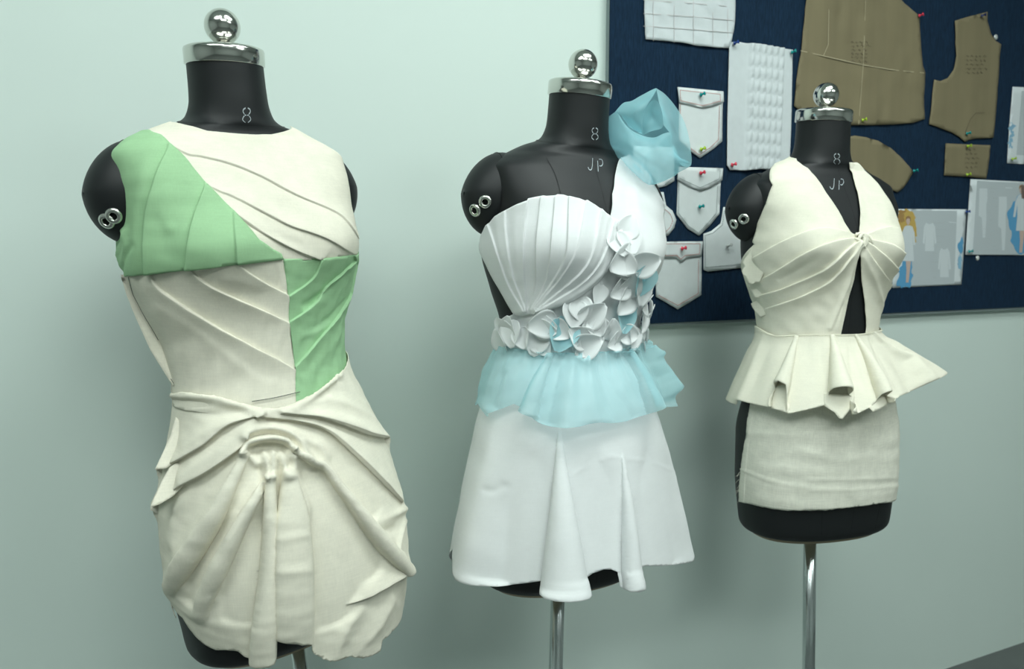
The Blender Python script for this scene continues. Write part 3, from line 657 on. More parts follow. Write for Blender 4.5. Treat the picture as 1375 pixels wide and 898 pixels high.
sf += [rd([c2(*q) for q in r], [.001, .0018, .001], .004) for r in ([(205, 170), (225, 330), (270, 470)], [(295, 110), (296, 300), (310, 480)], [(600, 90), (570, 320), (500, 470)], [(750, 165), (680, 380), (560, 510)], [(820, 250), (720, 430), (600, 545)])]
sf += [rd([c2(400, 640), c2(520, 595), c2(620, 530), c2(720, 440)], [.002, .003, .003, .002], .006), rd([c2(330, 655), c2(352, 640)], .003, .008)]
panel('shell_panel', S, shell, M['white'], D2, sf, off=.0095, res=.0034, wr=.0003, lam=.03, seed=23, hfun=lambda uv: 0)
# the flared skirt under the ruffle
SK2 = np.array([(-.09, .236, .192, .185, 2.05, 0, 0, .015), (-.04, .228, .184, .177, 2.05, 0, 0, .014), (.02, .217, .173, .167, 2.05, 0, 0, .013), (.10, .203, .160, .154, 2.05, 0, 0, .011), (.20, .183, .143, .136, 2.05, 0, 0, .008), (.28, .163, .128, .118, 2.05, 0, 0, .004), (.34, .143, .111, .100, 2.05, 0, 0, 0), (.40, .1265, .0945, .084, 2.05, 0, 0, 0), (.43, .1275, .0955, .085, 2.05, 0, 0, 0)])
SS2 = Surf(SK2, FM[2], bust=False)
hem2 = [c4(*p) for p in [(105, 555), (150, 572), (230, 580), (310, 574), (388, 562), (393, 592), (430, 608), (470, 614), (510, 612), (547, 600), (549, 560), (580, 535), (622, 520), (650, 520), (674, 530), (680, 583), (705, 592), (757, 588), (752, 520), (780, 506), (820, 507), (900, 500), (980, 480), (1008, 458)]]
panel('flared_skirt', SS2, [('z', -170, .01), ('z', -120, .01), (615, 738), (617, 752), (621, 768)] + hem2 + [('z', 110, .03), ('z', 170, .02), ('z', 170, .39), ('z', 100, .39), ('z', 0, .39), ('z', -100, .39), ('z', -170, .39)], M['white'], D2, [
    rd([(751, 576), (752, 640), (754, 720), (756, 797)], [.0, .018, .034, .044], [.002, .011, .020, .028], [.002, .010, .018, .025], side='right', shape='flute', fade=.06),
    rd([(834, 606), (838, 660), (842, 725), (845, 787)], [.0, .013, .022, .028], [.002, .007, .011, .0135], side='right', shape='flute', fade=.06),
    rd([(668, 556), (655, 640), (642, 720), (634, 780)], [.0, .008, .016, .022], [.012, .02, .028, .034], fade=.06),
    rd([(716, 600), (708, 700), (704, 782)], [.0, -.010, -.016], [.01, .022, .03]),
    rd([(797, 590), (803, 690), (808, 768)], [.0, -.010, -.016], [.01, .018, .026]),
    rd([(866, 590), (876, 690), (882, 762)], [.0, -.010, -.018], [.01, .018, .026]),
    rd([(896, 556), (920, 640), (944, 742)], [.0, .008, .016], [.01, .018, .024], fade=.06),
    rd([c4(495, 165), c4(560, 130), c4(640, 95), c4(685, 98)], .0011, .0014), rd([c4(712, 102), c4(800, 115), c4(930, 172)], .0011, .0014), rd([c4(508, 274), c4(570, 240), c4(630, 208)], .0009, .0014), rd([c4(190, 218), c4(215, 222), c4(250, 200)], -.002, .005)],
    off=.003, res=.0042, wr=.0005, lam=.08, seed=25, thick=.0008)
# organza ruffle
RF2 = np.array([(.20, .190, .168, .150, 2.05, 0, 0, .013), (.25, .179, .158, .142, 2.05, 0, 0, .012), (.28, .173, .150, .135, 2.05, 0, 0, .010), (.32, .161, .137, .124, 2.05, 0, 0, .007), (.36, .147, .118, .108, 2.05, 0, 0, 0), (.385, .1345, .103, .093, 2.05, 0, 0, 0), (.40, .1285, .097, .087, 2.05, 0, 0, 0), (.43, .1295, .098, .088, 2.05, 0, 0, 0)])
SR2 = Surf(RF2, FM[2], bust=False)
rh = [c3(*p) for p in [(200, 500), (215, 522), (232, 525), (290, 490), (350, 460), (385, 478), (412, 512), (445, 540), (480, 560), (530, 575), (590, 585), (650, 577), (700, 562), (750, 555), (820, 556), (900, 545), (950, 525), (1000, 510), (1030, 480), (1060, 460), (1085, 475), (1112, 486), (1150, 470), (1195, 432)]]
panel('organza_ruffle', SR2, [('z', -165, .30), ('z', -118, .292), ('d', 655, 545, -6)] + rh + [('z', 108, .295), ('z', 165, .30), ('z', 165, .398), ('z', 100, .400), (893, 456), (878, 457), (846, 465), (814, 471), (766, 473), (717.6, 471), (683, 464), ('z', -100, .402), ('z', -165, .40)], M['organza'], D2, [
    rd([(700, 470), (685, 510), (664, 554)], [.003, .009, .014], [.006, .014, .024]),
    rd([(684, 480), (676, 515), (668, 545)], [0, -.006, -.010], [.004, .007, .010]),
    rd([(742, 471), (722, 525), (714, 558)], [.010, .018, .026], [.006, .010, .014], [.005, .008, .010], side='left', shape='flute', fade=.06),
    rd([(725, 472), (742, 465), (754, 475)], .010, .006),
    rd([(756, 474), (744, 520), (734, 566)], [-.002, -.012, -.016], [.004, .008, .012]),
    rd([(772, 473), (762, 525), (758, 576)], [.004, .016, .026], [.007, .016, .024]),
    rd([(786, 474), (790, 520), (796, 566)], [.003, .010, .012], [.004, .010, .014]),
    rd([(798, 478), (818, 528), (838, 564)], [-.004, -.014, -.018], [.005, .010, .014]),
    rd([(832, 468), (856, 512), (870, 554)], [.012, .020, .028], [.009, .013, .017], [.007, .010, .012], side='right', shape='flute', fade=.06),
    rd([(820, 474), (838, 464), (852, 474)], .010, .006),
    rd([(854, 470), (880, 520), (888, 545)], [-.002, -.010, -.012], [.004, .007, .009]),
    rd([(868, 468), (890, 515), (900, 548)], [.004, .012, .018], [.008, .014, .016], fade=.05),
    rd([(880, 464), (895, 458), (902, 468)], .012, .007),
    rd([(886, 460), (905, 490), (914, 520)], [.010, .018, .022], [.009, .016, .020]),
    rd([(690, 467), (683, 500)], [.002, .006], .006)], off=.006, res=.0036, wr=.0018, lam=.03, seed=27, thick=0,
    hfun=lambda uv: .0022 * np.sin(uv[:, 0] * 330) * np.clip((uv[:, 1] - SR2.Z(0, .37)[1]) / .03, 0, 1))
ribbon('gather_thread', SR2, [[(683, 465), (717, 472), (766, 474), (814, 472), (846, 466), (878, 458), (893, 457)]], .002, .006, M['rose'], D2)
# petals
def petal(px, py, ang, ln, m, lift=.5, cup=.35, wid=.98, twist=0., out=.006):
    ln *= 1.15; lift *= .8; cup *= .65
    p, n = S.ev(np.array([S.pick(*c2(px, py))]), out); p, n = p[0], n[0]
    u3 = np.array([0, sp_, cp_]); r3 = np.array([1., 0, 0]); a = math.radians(ang); d = r3 * math.cos(a) + u3 * math.sin(a); d -= n * (d @ n); d /= np.linalg.norm(d)
    sd = np.cross(n, d); sd = sd * math.cos(twist) + n * math.sin(twist); L = ln * .2562 / 760.; V = []; nt, ns = 13, 11
    start = p - d * L * .5
    x = y = 0.; 
    for i in range(nt):
        t = i / (nt - 1); la = lift * (1.2 - .9 * t) ; w = wid * .5 * L * (math.sin(PI * min(1, t ** .62 * .94 + .03)) ** .75)
        if i: x += L / (nt - 1) * math.cos(la); y += L / (nt - 1) * math.sin(la)
        for j in range(ns):
            s = -1 + 2 * j / (ns - 1); V.append(start + d * x + n * (y + cup * w * (s * s) * 1.1 + .0006) + sd * (w * s * (1 - .18 * cup * s * s)))
    Fc = [(i*ns+j, i*ns+j+1, (i+1)*ns+j+1, (i+1)*ns+j) for i in range(nt-1) for j in range(ns-1)]
    o = mk('petal', V, Fc, m, D2); 
    if m is not M['petal_blue']: so = o.modifiers.new('cloth_thickness', 'SOLIDIFY'); so.thickness = .0006; so.offset = 0
    if m is M['petal_blue']: o['label'] = 'blue organza petal'
    return o
WP, BP = M['petal'], M['petal_blue']
for q in [(855, 225, 60, 110, WP, .3, .5), (860, 300, 280, 120, WP, .4, .3), (812, 385, 200, 150, WP, .5, .35), (840, 400, 330, 110, WP, .7, .4), (940, 385, 15, 130, WP, .55, .55), (920, 405, 250, 90, WP, .4, .4), (1048, 462, 60, 85, WP, .6, .3), (1005, 525, 245, 120, WP, .4, .4), (1040, 575, 300, 110, WP, .5, .3),
          (925, 480, 260, 140, BP, .35, .3), (915, 440, 80, 90, BP, .5, .3), (800, 525, 200, 120, WP, .5, .5), (860, 500, 80, 130, WP, .35, .4), (820, 600, 215, 130, WP, .5, .4), (925, 612, 170, 110, WP, .5, .5), (955, 650, 20, 100, WP, .5, .3), (910, 700, 240, 120, WP, .4, .4),
          (822, 690, 270, 125, BP, .4, .4), (850, 650, 30, 90, BP, .4, .3), (1018, 702, 20, 120, BP, .5, .4), (985, 660, 250, 110, WP, .4, .4), (985, 760, 280, 80, WP, .4, .3), (575, 660, 270, 120, WP, .45, .5), (610, 640, 290, 110, WP, .4, .4), (665, 655, 35, 130, WP, .5, .55), (650, 700, 220, 90, WP, .4, .4),
          (425, 712, 190, 130, WP, .5, .45), (450, 720, 350, 90, WP, .5, .4), (520, 775, 250, 140, BP, .4, .4), (515, 715, 90, 80, BP, .5, .5), (550, 790, 320, 90, BP, .4, .4), (250, 735, 150, 110, WP, .4, .3), (290, 770, 280, 120, WP, .5, .25), (275, 720, 60, 100, WP, .5, .4), (400, 820, 250, 110, WP, .35, .4), (425, 830, 310, 100, WP, .4, .3),
          (640, 820, 20, 130, WP, .5, .6), (615, 850, 215, 90, WP, .5, .4), (680, 790, 60, 90, WP, .5, .5), (700, 730, 110, 110, WP, .4, .3), (770, 810, 190, 100, WP, .5, .5), (815, 790, 80, 110, WP, .35, .4), (860, 790, 250, 120, WP, .45, .4), (915, 830, 285, 110, WP, .5, .3), (905, 770, 30, 80, WP, .5, .5), (700, 560, 250, 90, WP, .3, .3)]:
    petal(*q) if q[0] < 1000 else None
for i in range(9):
    t = i / 8.; r_ = random.Random(60 + i); petal(250 + 700 * t + r_.uniform(-25, 25), 800 - 60 * t + r_.uniform(-60, 45), r_.uniform(0, 360), r_.uniform(85, 120), WP, r_.uniform(.4, .65), r_.uniform(.3, .7))
for i in range(4):
    t = i / 3.; r_ = random.Random(90 + i); petal(840 + 120 * t + r_.uniform(-60, 40), 330 + 330 * t + r_.uniform(-20, 20), r_.uniform(180, 360), r_.uniform(90, 125), WP, r_.uniform(.35, .6), r_.uniform(.3, .6))
# organza rosette at the shoulder
_rp = S.ev(np.array([S.pick(852, 214)]), .0)[0][0]; RD0 = float((_rp - np.array(CO)) @ np.array([0, cp_, -sp_])) - .035
rs = empty('rosette', tuple(np.array(world_matrix(D2).inverted()) @ np.r_[_rp, 1])[:3]); rs.parent = D2; rs['label'] = 'large blue organza rosette'
P5 = lambda L: [c5(*p) for p in L]
fan('rosette_petal', P5([(535, 150), (575, 230), (605, 340), (640, 440), (655, 540), (700, 640), (690, 750), (590, 810), (480, 838), (380, 800), (250, 665), (185, 540), (188, 430), (190, 360), (240, 320), (300, 255), (360, 240), (430, 200)]), .0, c5(450, 500), -.035, RD0, M['rose'], rs, .002, 31)
fan('rosette_petal', P5([(535, 150), (600, 195), (676, 285), (728, 375), (758, 462), (776, 560), (783, 690), (720, 700), (660, 620), (645, 540), (632, 470), (600, 430), (582, 400), (578, 330), (555, 255)]), [.012, .012, .008, .004, 0, 0, 0, .02, .03, .03, .03, .03, .03, .03, .02], c5(670, 450), .026, RD0, M['rose'], rs, .0015, 32)
fan('rosette_petal', P5([(240, 320), (300, 255), (360, 240), (430, 200), (535, 150), (505, 215), (468, 275), (442, 345), (436, 420), (440, 482), (392, 452), (330, 398), (285, 345)]), [.01, .01, .01, .01, .012, .03, .034, .030, .02, .006, .012, .022, .02], c5(390, 320), .042, RD0, M['rose'], rs, .0015, 33)
fan('rosette_petal', P5([(440, 484), (440, 345), (470, 275), (518, 232), (556, 262), (578, 335), (582, 415), (560, 440), (500, 455)]), [.004, .032, .034, .030, .032, .036, .034, .03, .02], c5(510, 370), .012, RD0, M['rose'], rs, .001, 34)
fan('rosette_petal', P5([(188, 365), (238, 322), (268, 335), (300, 385), (350, 440), (440, 486), (520, 500), (590, 470), (635, 470), (650, 560), (700, 640), (784, 690), (690, 750), (590, 806), (480, 836), (380, 796), (255, 665), (190, 540), (184, 450)]), [.0, .008, .022, .030, .032, .030, .034, .036, .034, .030, .022, .0, .0, .004, .006, .004, .0, .0, .0], c5(430, 610), .058, RD0, M['rose'], rs, .002, 35, pw=2.2)
fan('rosette_petal', P5([(292, 350), (330, 345), (400, 410), (438, 470), (405, 462), (345, 428)]), .018, c5(370, 410), .004, RD0, M['rose'], rs, .0005, 36, n=10)
fan('rosette_petal', P5([(250, 668), (300, 640), (400, 700), (470, 790), (476, 838), (440, 850), (380, 812)]), [.0, .01, .012, .012, .004, 0, 0], c5(370, 740), .022, RD0 + .012, M['rose'], rs, .0005, 37, n=12)
if 0:
    for y in (520, 553, 600, 658, 741, 780):
        for nm_, s_ in (('SK2', SS2), ('RF2', SR2)):
            m = np.abs(s_.px[..., 1] - y) < 3; print(nm_, y, s_.px[m, 0].min().round() if m.any() else 0, s_.px[m, 0].max().round() if m.any() else 0)
# ------------------------------------------------------------------ form 3: ivory halter top with peplum, linen mini skirt
D3 = empty('halter_top', ROOT[3].location, FM[3].yaw, 'ivory muslin halter top with twisted bust and fluted peplum on the right form', 'top')
S = BS[3]
k1 = lambda x, y: (960 + x * .2562, 100 + y * .2562)
k2 = lambda x, y: (960 + x * .2673, 280 + y * .2673)
k3 = lambda x, y: (960 + x * .3786, 420 + y * .3786)
lf = [(1040, 225), k1(340, 452), k1(372, 438), k1(400, 436), k1(430, 452), k1(470, 490), k1(500, 522), k1(560, 600), k1(640, 720), k1(672, 785), k1(700, 828), (1146, 318), (1150, 330), k2(706, 215), k2(690, 350), k2(660, 470), k2(622, 660), k2(550, 660), k2(450, 668), k2(370, 670), k2(305, 668), ('d', *k2(262, 655), -4), ('d', *k2(245, 625), -8), ('d', *k2(215, 530), -6), ('d', *k2(190, 450), -8), ('d', *k2(170, 380), -8), ('d', *k2(150, 300), -8), k2(205, 180), k1(205, 880), k1(232, 780), k1(274, 680), (1037.5, 250)]
panel('left_front', S, lf, M['ivory'], D3, [
    pl([(1148, 318), k2(600, 118), k2(500, 116), k2(350, 168), k2(205, 245)], [.003, .005, .005, .0045, .003], 'below', .02),
    pl([(1147, 322), k2(600, 172), k2(450, 228), k2(300, 320), k2(190, 385)], [.004, .006, .006, .005, .003], 'below', .016),
    pl([(1148, 325), k2(640, 215), k2(540, 305), k2(360, 395), k2(235, 432)], [.004, .006, .007, .006, .004], 'below', .014),
    pl([(1149, 327), k2(660, 250), k2(570, 360), k2(430, 440), k2(265, 500)], [.004, .006, .006, .005, .003], 'below', .014),
    rd([(1149, 328), k2(680, 290), k2(640, 430), k2(575, 600)], [.004, .005, .004, .003], .007, .004, side='left'),
    rd([k2(690, 280), k2(650, 440), k2(610, 600)], .0015, .004),
    rd([k1(320, 470), k1(310, 580), k1(285, 680)], .0014, .006), rd([k1(470, 500), k1(560, 620), k1(650, 760)], .0014, .006),
    rd([k2(560, 200), k2(470, 270), k2(330, 350)], [.0, -.003, -.002], .006), rd([k2(560, 290), k2(470, 360), k2(330, 430)], [.0, -.002, -.001], .006)], off=.0045, wr=.0006, lam=.03, seed=41, res=.0034)
rf = [k1(694, 462), k1(712, 520), k1(722, 560), k1(738, 620), k1(748, 680), k1(752, 760), k1(748, 832), (1150, 330), k2(712, 215), k2(728, 350), k2(745, 480), k2(752, 590), k2(745, 660), k2(790, 655), k2(838, 642), ('d', *k2(838, 630), 6), ('d', 1190, 416, 10), ('d', 1208, 368, 10), ('d', 1214, 339, 10), k1(958, 800), k1(932, 722), k1(893, 645), k1(850, 585), k1(815, 548), k1(770, 500), k1(735, 470)]
panel('right_front', S, rf, M['ivory'], D3, [
    pl([(1152, 318), k2(780, 128), k2(850, 108), k2(915, 108)], [.003, .005, .005, .003], 'below', .014),
    pl([(1154, 322), k2(800, 172), k2(880, 192), k2(945, 232)], [.004, .006, .006, .004], 'below', .013),
    pl([(1154, 325), k2(780, 195), k2(860, 255), k2(922, 330)], [.004, .006, .006, .004], 'below', .012),
    pl([(1153, 328), k2(750, 215), k2(830, 320), k2(888, 410)], [.004, .005, .005, .003], 'left', .014),
    rd([k2(730, 240), k2(790, 350), k2(842, 520)], [.003, .003, .002], .006),
    rd([k1(735, 560), k1(758, 680), k1(756, 790)], .0012, .005), rd([k1(790, 500), k1(880, 600), k1(955, 730)], .0012, .005)], off=.0045, wr=.0005, lam=.03, seed=42, res=.0034)
# the twist at the centre: short ropes of gathered cloth
V_F = []
for (pp, r_) in (([(1143, 318), (1149, 316), (1155, 319), (1158, 327), (1155, 333)], .0036), ([(1147, 330), (1147, 322), (1152, 317), (1158, 319), (1163, 325)], .0034), ([(1141, 322), (1147, 325), (1153, 330), (1158, 334)], .003), ([(1151, 316), (1154, 322), (1153, 330), (1150, 335)], .0032), ([(1156, 318), (1162, 320), (1166, 326), (1168, 330)], .003), ([(1144, 315), (1150, 319), (1160, 324), (1166, 328)], .0026)):
    L = S.line(pp, 5); q, _ = S.ev(L, .009 + .003 * np.sin(np.linspace(0, PI, len(L)))); V_F.append((q, r_))
tw = [mk('twist_strand', *tube_pts(q, r_ * np.sin(np.linspace(.35, PI - .35, len(q))) ** .5, 12), M['ivory'], D3) for q, r_ in V_F]
for q, rf_ in (([(225, 150), (190, 200), (165, 232), (150, 250), (137, 268), (143, 282), (151, 290), (140, 300), (134, 314), (148, 340), (158, 356), (166, 372), (178, 378), (225, 370), (270, 260)], (222, 285)),
               ([(225, 360), (180, 374), (172, 386), (180, 402), (188, 424), (194, 440), (204, 450), (250, 440), (250, 380)], (232, 405)),
               ([(265, 425), (230, 440), (205, 462), (180, 477), (186, 494), (198, 512), (212, 528), (228, 548), (262, 530), (285, 470)], (246, 490))):
    flap('raw_edge', S, [k2(*p) for p in q], k2(*rf_), M['ivory'], D3, .0008, .001, 0, .004, .004, 0, .55)
# peplum
PP3 = np.array([(.20, .205, .190, .165, 2.05, 0, 0, 0), (.25, .188, .172, .148, 2.05, 0, 0, 0), (.28, .176, .158, .136, 2.05, 0, 0, 0), (.32, .159, .136, .120, 2.05, 0, 0, 0), (.36, .142, .114, .104, 2.05, 0, 0, 0), (.39, .129, .099, .088, 2.05, 0, 0, 0), (.405, .1265, .096, .085, 2.05, 0, 0, 0), (.43, .1275, .098, .087, 2.05, 0, 0, 0)])
SP3 = Surf(PP3, FM[3], bust=False)
ph = [k3(*p) for p in [(93, 315), (130, 322), (180, 333), (206, 338), (211, 300), (214, 268), (226, 258), (242, 258), (252, 268), (252, 320), (256, 352), (262, 358), (300, 350), (350, 338), (390, 327), (393, 305), (400, 290), (420, 286), (450, 288), (474, 293), (484, 302), (470, 330), (452, 366), (470, 370), (520, 350), (552, 334), (572, 302), (590, 293), (603, 298), (590, 330), (600, 328), (650, 296), (690, 272)]]
w3 = SP3.Z(0, .402)[1]
def flare(uv):
    t = np.clip((w3 - uv[:, 1]) / .15, 0, 1.2); th = uv[:, 0] / KU; x = (th - 1.32) / .62
    return .108 * t ** 1.0 * np.where(np.abs(x) < 1, .5 + .5 * np.cos(PI * np.clip(x, -1, 1)), 0)
panel('peplum', SP3, [('z', -165, .27), ('z', -120, .265), ('z', -90, .262)] + ph + [('z', 62, .285), ('z', 76, .280), ('z', 92, .275), ('z', 120, .27), ('z', 165, .27), ('z', 165, .414), ('z', 100, .416), k3(590, 57), k3(510, 74), k3(430, 77), k3(330, 77), k3(220, 82), k3(166, 54), ('z', -100, .418), ('z', -165, .414)], M['ivory'], D3, [
    rd([k3(290, 84), k3(266, 180), k3(234, 300), k3(228, 345)], [.003, .013, .024, .024], [.004, .008, .0115, .012], [.004, .0075, .011, .0115], side='left', shape='flute', fade=.06),
    rd([k3(335, 84), k3(322, 200), k3(305, 350)], [.0, -.008, -.012], [.006, .012, .018]),
    rd([k3(412, 80), k3(425, 190), k3(440, 300), k3(446, 374)], [.004, .020, .034, .034], [.006, .0115, .017, .0175], [.005, .0105, .0155, .016], side='left', shape='flute', fade=.06),
    rd([k3(372, 84), k3(374, 200), k3(378, 326)], [.0, -.006, -.009], [.005, .009, .010]),
    rd([k3(492, 80), k3(540, 190), k3(582, 300), k3(590, 340)], [.003, .015, .025, .025], [.005, .009, .012, .012], [.004, .008, .011, .011], side='right', shape='flute', fade=.06),
    rd([k3(462, 80), k3(492, 200), k3(522, 340)], [.0, -.008, -.012], [.005, .009, .012]),
    rd([k3(556, 72), k3(620, 160), k3(690, 262)], [.003, .013, .020], [.006, .012, .016], [.004, .008, .010], side='right', fade=.06),
    rd([k3(530, 76), k3(585, 180), k3(635, 285)], [.0, -.007, -.011], [.005, .008, .010]),
    rd([k3(215, 90), k3(165, 200), k3(120, 318)], [.0, -.004, -.006], [.006, .012, .018]),
    rd([k3(180, 80), k3(140, 200), k3(98, 312)], [.002, .006, .010], [.006, .010, .014])], off=.005, res=.0038, wr=.0004, lam=.05, seed=45, hfun=flare, thick=.001)
for q in ([(203, 255), (262, 255), (266, 340), (258, 356), (240, 349), (200, 339)], [(385, 285), (492, 292), (492, 320), (450, 378), (438, 374), (425, 356), (388, 330)], [(560, 290), (612, 292), (604, 330), (558, 352), (545, 338)]):
    panel('flute_inside', SP3, [k3(*p) for p in q], M['ivory'], D3, [], res=.004, off=.0022, wr=.0003, seed=48)
ribbon('waist_seam', SP3, [[k3(168, 62), k3(222, 84), k3(330, 78), k3(430, 78), k3(510, 75), k3(590, 61)]], .0018, .0075, M['ivory'], D3)
K3 = empty('mini_skirt', ROOT[3].location, FM[3].yaw, 'straight unhemmed linen mini skirt under the peplum on the right form', 'skirt')
panel('skirt_front', S, [k3(150, 260), k3(135, 320), k3(120, 430), k3(108, 500), k3(101, 560), k3(96, 620), k3(94, 667), k3(140, 677), k3(200, 690), k3(260, 697), k3(360, 695), k3(430, 690), k3(500, 682), k3(570, 672), k3(625, 664), ('d', *k3(628, 664), 22), ('z', 105, .26), ('z', 80, .35), ('z', 40, .352), ('z', 0, .352), ('z', -35, .352)], M['ivory_skirt'], K3, [
    rd([k3(100, 552), k3(140, 570), k3(200, 592), k3(260, 607), k3(320, 613)], [.002, .002, .0018, .001, .0005], .0022), rd([k3(330, 590), k3(450, 588), k3(640, 582)], .0012, .0025), rd([k3(130, 428), k3(300, 430), k3(450, 425)], .0008, .004),
    rd([k3(470, 380), k3(478, 480), k3(470, 640)], [.001, .002, .001], .012), rd([k3(300, 480), k3(420, 520), k3(560, 500)], .0012, .008), rd([k3(340, 625), k3(500, 622), k3(640, 610)], .0010, .003),
    pl([k3(148, 322), k3(132, 430), k3(118, 560), k3(112, 668)], .0012, 'left', .006)], off=.0065, wr=.0008, lam=.05, seed=46, fray=.0004, thick=.001)
fr = []
_r = random.Random(5)
for i in range(9):
    y = 560 + _r.uniform(-4, 110); q = k3(98 + (620 - min(y, 620)) * .06, y); L = S.ev(np.array([S.pick(*q)]), .006)[0][0]
    d = np.array([-.012 * _r.uniform(.4, 1), -.003, -.010 * _r.uniform(0, 1.2)]); fr.append(np.array([L, L + d * .5 + [0, 0, .002], L + d]))
for q in fr: mk('loose_thread', *tube_pts(smooth_line(q, 4), .00022, 5), M['ivory_skirt'], K3)
if 0:
    for y in (460, 500, 539, 550):
        m = np.abs(SP3.px[..., 1] - y) < 3; print('PP3', y, SP3.px[m, 0].min().round(), SP3.px[m, 0].max().round())
# ------------------------------------------------------------------ the room
BETA = PI / 2 - math.atan(2200 / F_)
WN = Vector((math.sin(BETA), -math.cos(BETA), 0)); WD = Vector((math.cos(BETA), math.sin(BETA), 0)); UP = Vector((0, 0, 1))
_r = ray(1375, 862); _f = CO + _r * (-EYE / _r.z); DW = -(_f.dot(WN))                 # floor line fixes how far the wall stands
def onwall(px, py, off=0.):
    r = ray(px, py); t = (-(DW - off) - CO.dot(WN)) / r.dot(WN); return CO + r * t
def wuv(p): return (p.dot(WD), p.z)
def wpt(u, z, off): return WD * u - WN * (DW - off) + UP * z
def box_uv(name, u0, u1, w0, w1, z0, z1, m, **kw):
    """box in wall-aligned coordinates: u along the wall, w away from it into the room"""
    V = [wpt(u, z, w) for w in (w0, w1) for z in (z0, z1) for u in (u0, u1)]
    Fc = [(0, 2, 3, 1), (4, 5, 7, 6), (0, 1, 5, 4), (2, 6, 7, 3), (0, 4, 6, 2), (1, 3, 7, 5)]
    return mk(name, V, Fc, m, smooth=False, **kw)
U0, U1, WDEP, ZC = -2.6, 4.4, 4.6, 2.75
tag(box_uv('floor', U0, U1, 0, WDEP, -.1, 0, M['floor']), kind='structure')
tag(box_uv('ceiling', U0, U1, 0, WDEP, ZC, ZC + .1, M['ceil']), kind='structure')
tag(box_uv('wall_back', U0 - .1, U1 + .1, -.1, 0, -.1, ZC + .1, M['wall']), kind='structure')
tag(box_uv('wall_left', U0 - .1, U0, 0, WDEP, -.1, ZC + .1, M['roomwall']), kind='structure')
tag(box_uv('wall_right', U1, U1 + .1, 0, WDEP, -.1, ZC + .1, M['roomwall']), kind='structure')
tag(box_uv('wall_front', U0 - .1, U1 + .1, WDEP, WDEP + .1, -.1, ZC + .1, M['roomwall']), kind='structure')
# ceiling light panels
LIGHTS = [(1.0, 1.15, 1.0), (-.7, 1.45, 1.0), (.3, 2.45, 1.0), (2.2, 2.6, .8)]
M['lamp'] = emit('lamp_diffuser', (.905, 1.0, .97, 1), 12.2)
names = ['ceiling light panel nearest the wall above the dress forms', 'ceiling light panel on the left', 'ceiling light panel further from the wall', 'ceiling light panel on the far right']
for i, (u, w, s) in enumerate(LIGHTS):
    e = empty('ceiling_light', wpt(u, ZC - .03, w), BETA, names[i], 'ceiling light', 'ceiling light panels')
    fr = []
    for (a0, a1, b0, b1) in ((-.62, .62, -.32, -.30), (-.62, .62, .30, .32), (-.62, -.60, -.30, .30), (.60, .62, -.30, .30)):
        V = [wpt(u + a, z, w + b) for b in (b0, b1) for z in (ZC - .03, ZC) for a in (a0, a1)]
        fr.append((V, [(0, 2, 3, 1), (4, 5, 7, 6), (0, 1, 5, 4), (2, 6, 7, 3), (0, 4, 6, 2), (1, 3, 7, 5)]))
    mk('frame', *join(*fr), M['ceil'], e, smooth=False)
    V = [wpt(u + a, ZC - z, w + b) for z in (.02, .001) for (a, b) in ((-.6, -.3), (.6, -.3), (.6, .3), (-.6, .3))]
    mk('diffuser', V, [(0, 1, 2, 3), (7, 6, 5, 4), (0, 4, 5, 1), (1, 5, 6, 2), (2, 6, 7, 3), (3, 7, 4, 0)], M['lamp'], e, smooth=False)
# ------------------------------------------------------------------ the pinboard and what is pinned to it
BT = .022
p0, p1 = onwall(816.5, 0, BT), onwall(890, 434, BT); q1 = onwall(1375, 412, BT)
bl = wuv(onwall(816.3, 250, BT))[0]; bz = (wuv(p1)[1] + wuv(q1)[1]) / 2
br, bt = bl + 2.4, bz + 1.22
pb = empty('pinboard', wpt((bl + br) / 2, bz, BT / 2), BETA, 'large navy denim covered pinboard on the pale wall', 'pinboard')
def bx(u0, u1, w0, w1, z0, z1):
    V = [wpt(u, z, w) for w in (w0, w1) for z in (z0, z1) for u in (u0, u1)]
    return V, [(0, 2, 3, 1), (4, 5, 7, 6), (0, 1, 5, 4), (2, 6, 7, 3), (0, 4, 6, 2), (1, 3, 7, 5)]
mk('backing_panel', *bx(bl + .004, br, .0005, BT - .003, bz + .002, bt), M['board_side'], pb, smooth=False)
mk('denim_cover', *bx(bl, br, BT - .003, BT, bz, bt), M['denim'], pb, smooth=False)
mk('bottom_rail', *bx(bl, br, .0005, BT - .004, bz - .006, bz + .001), M['board_side'], pb, smooth=False)
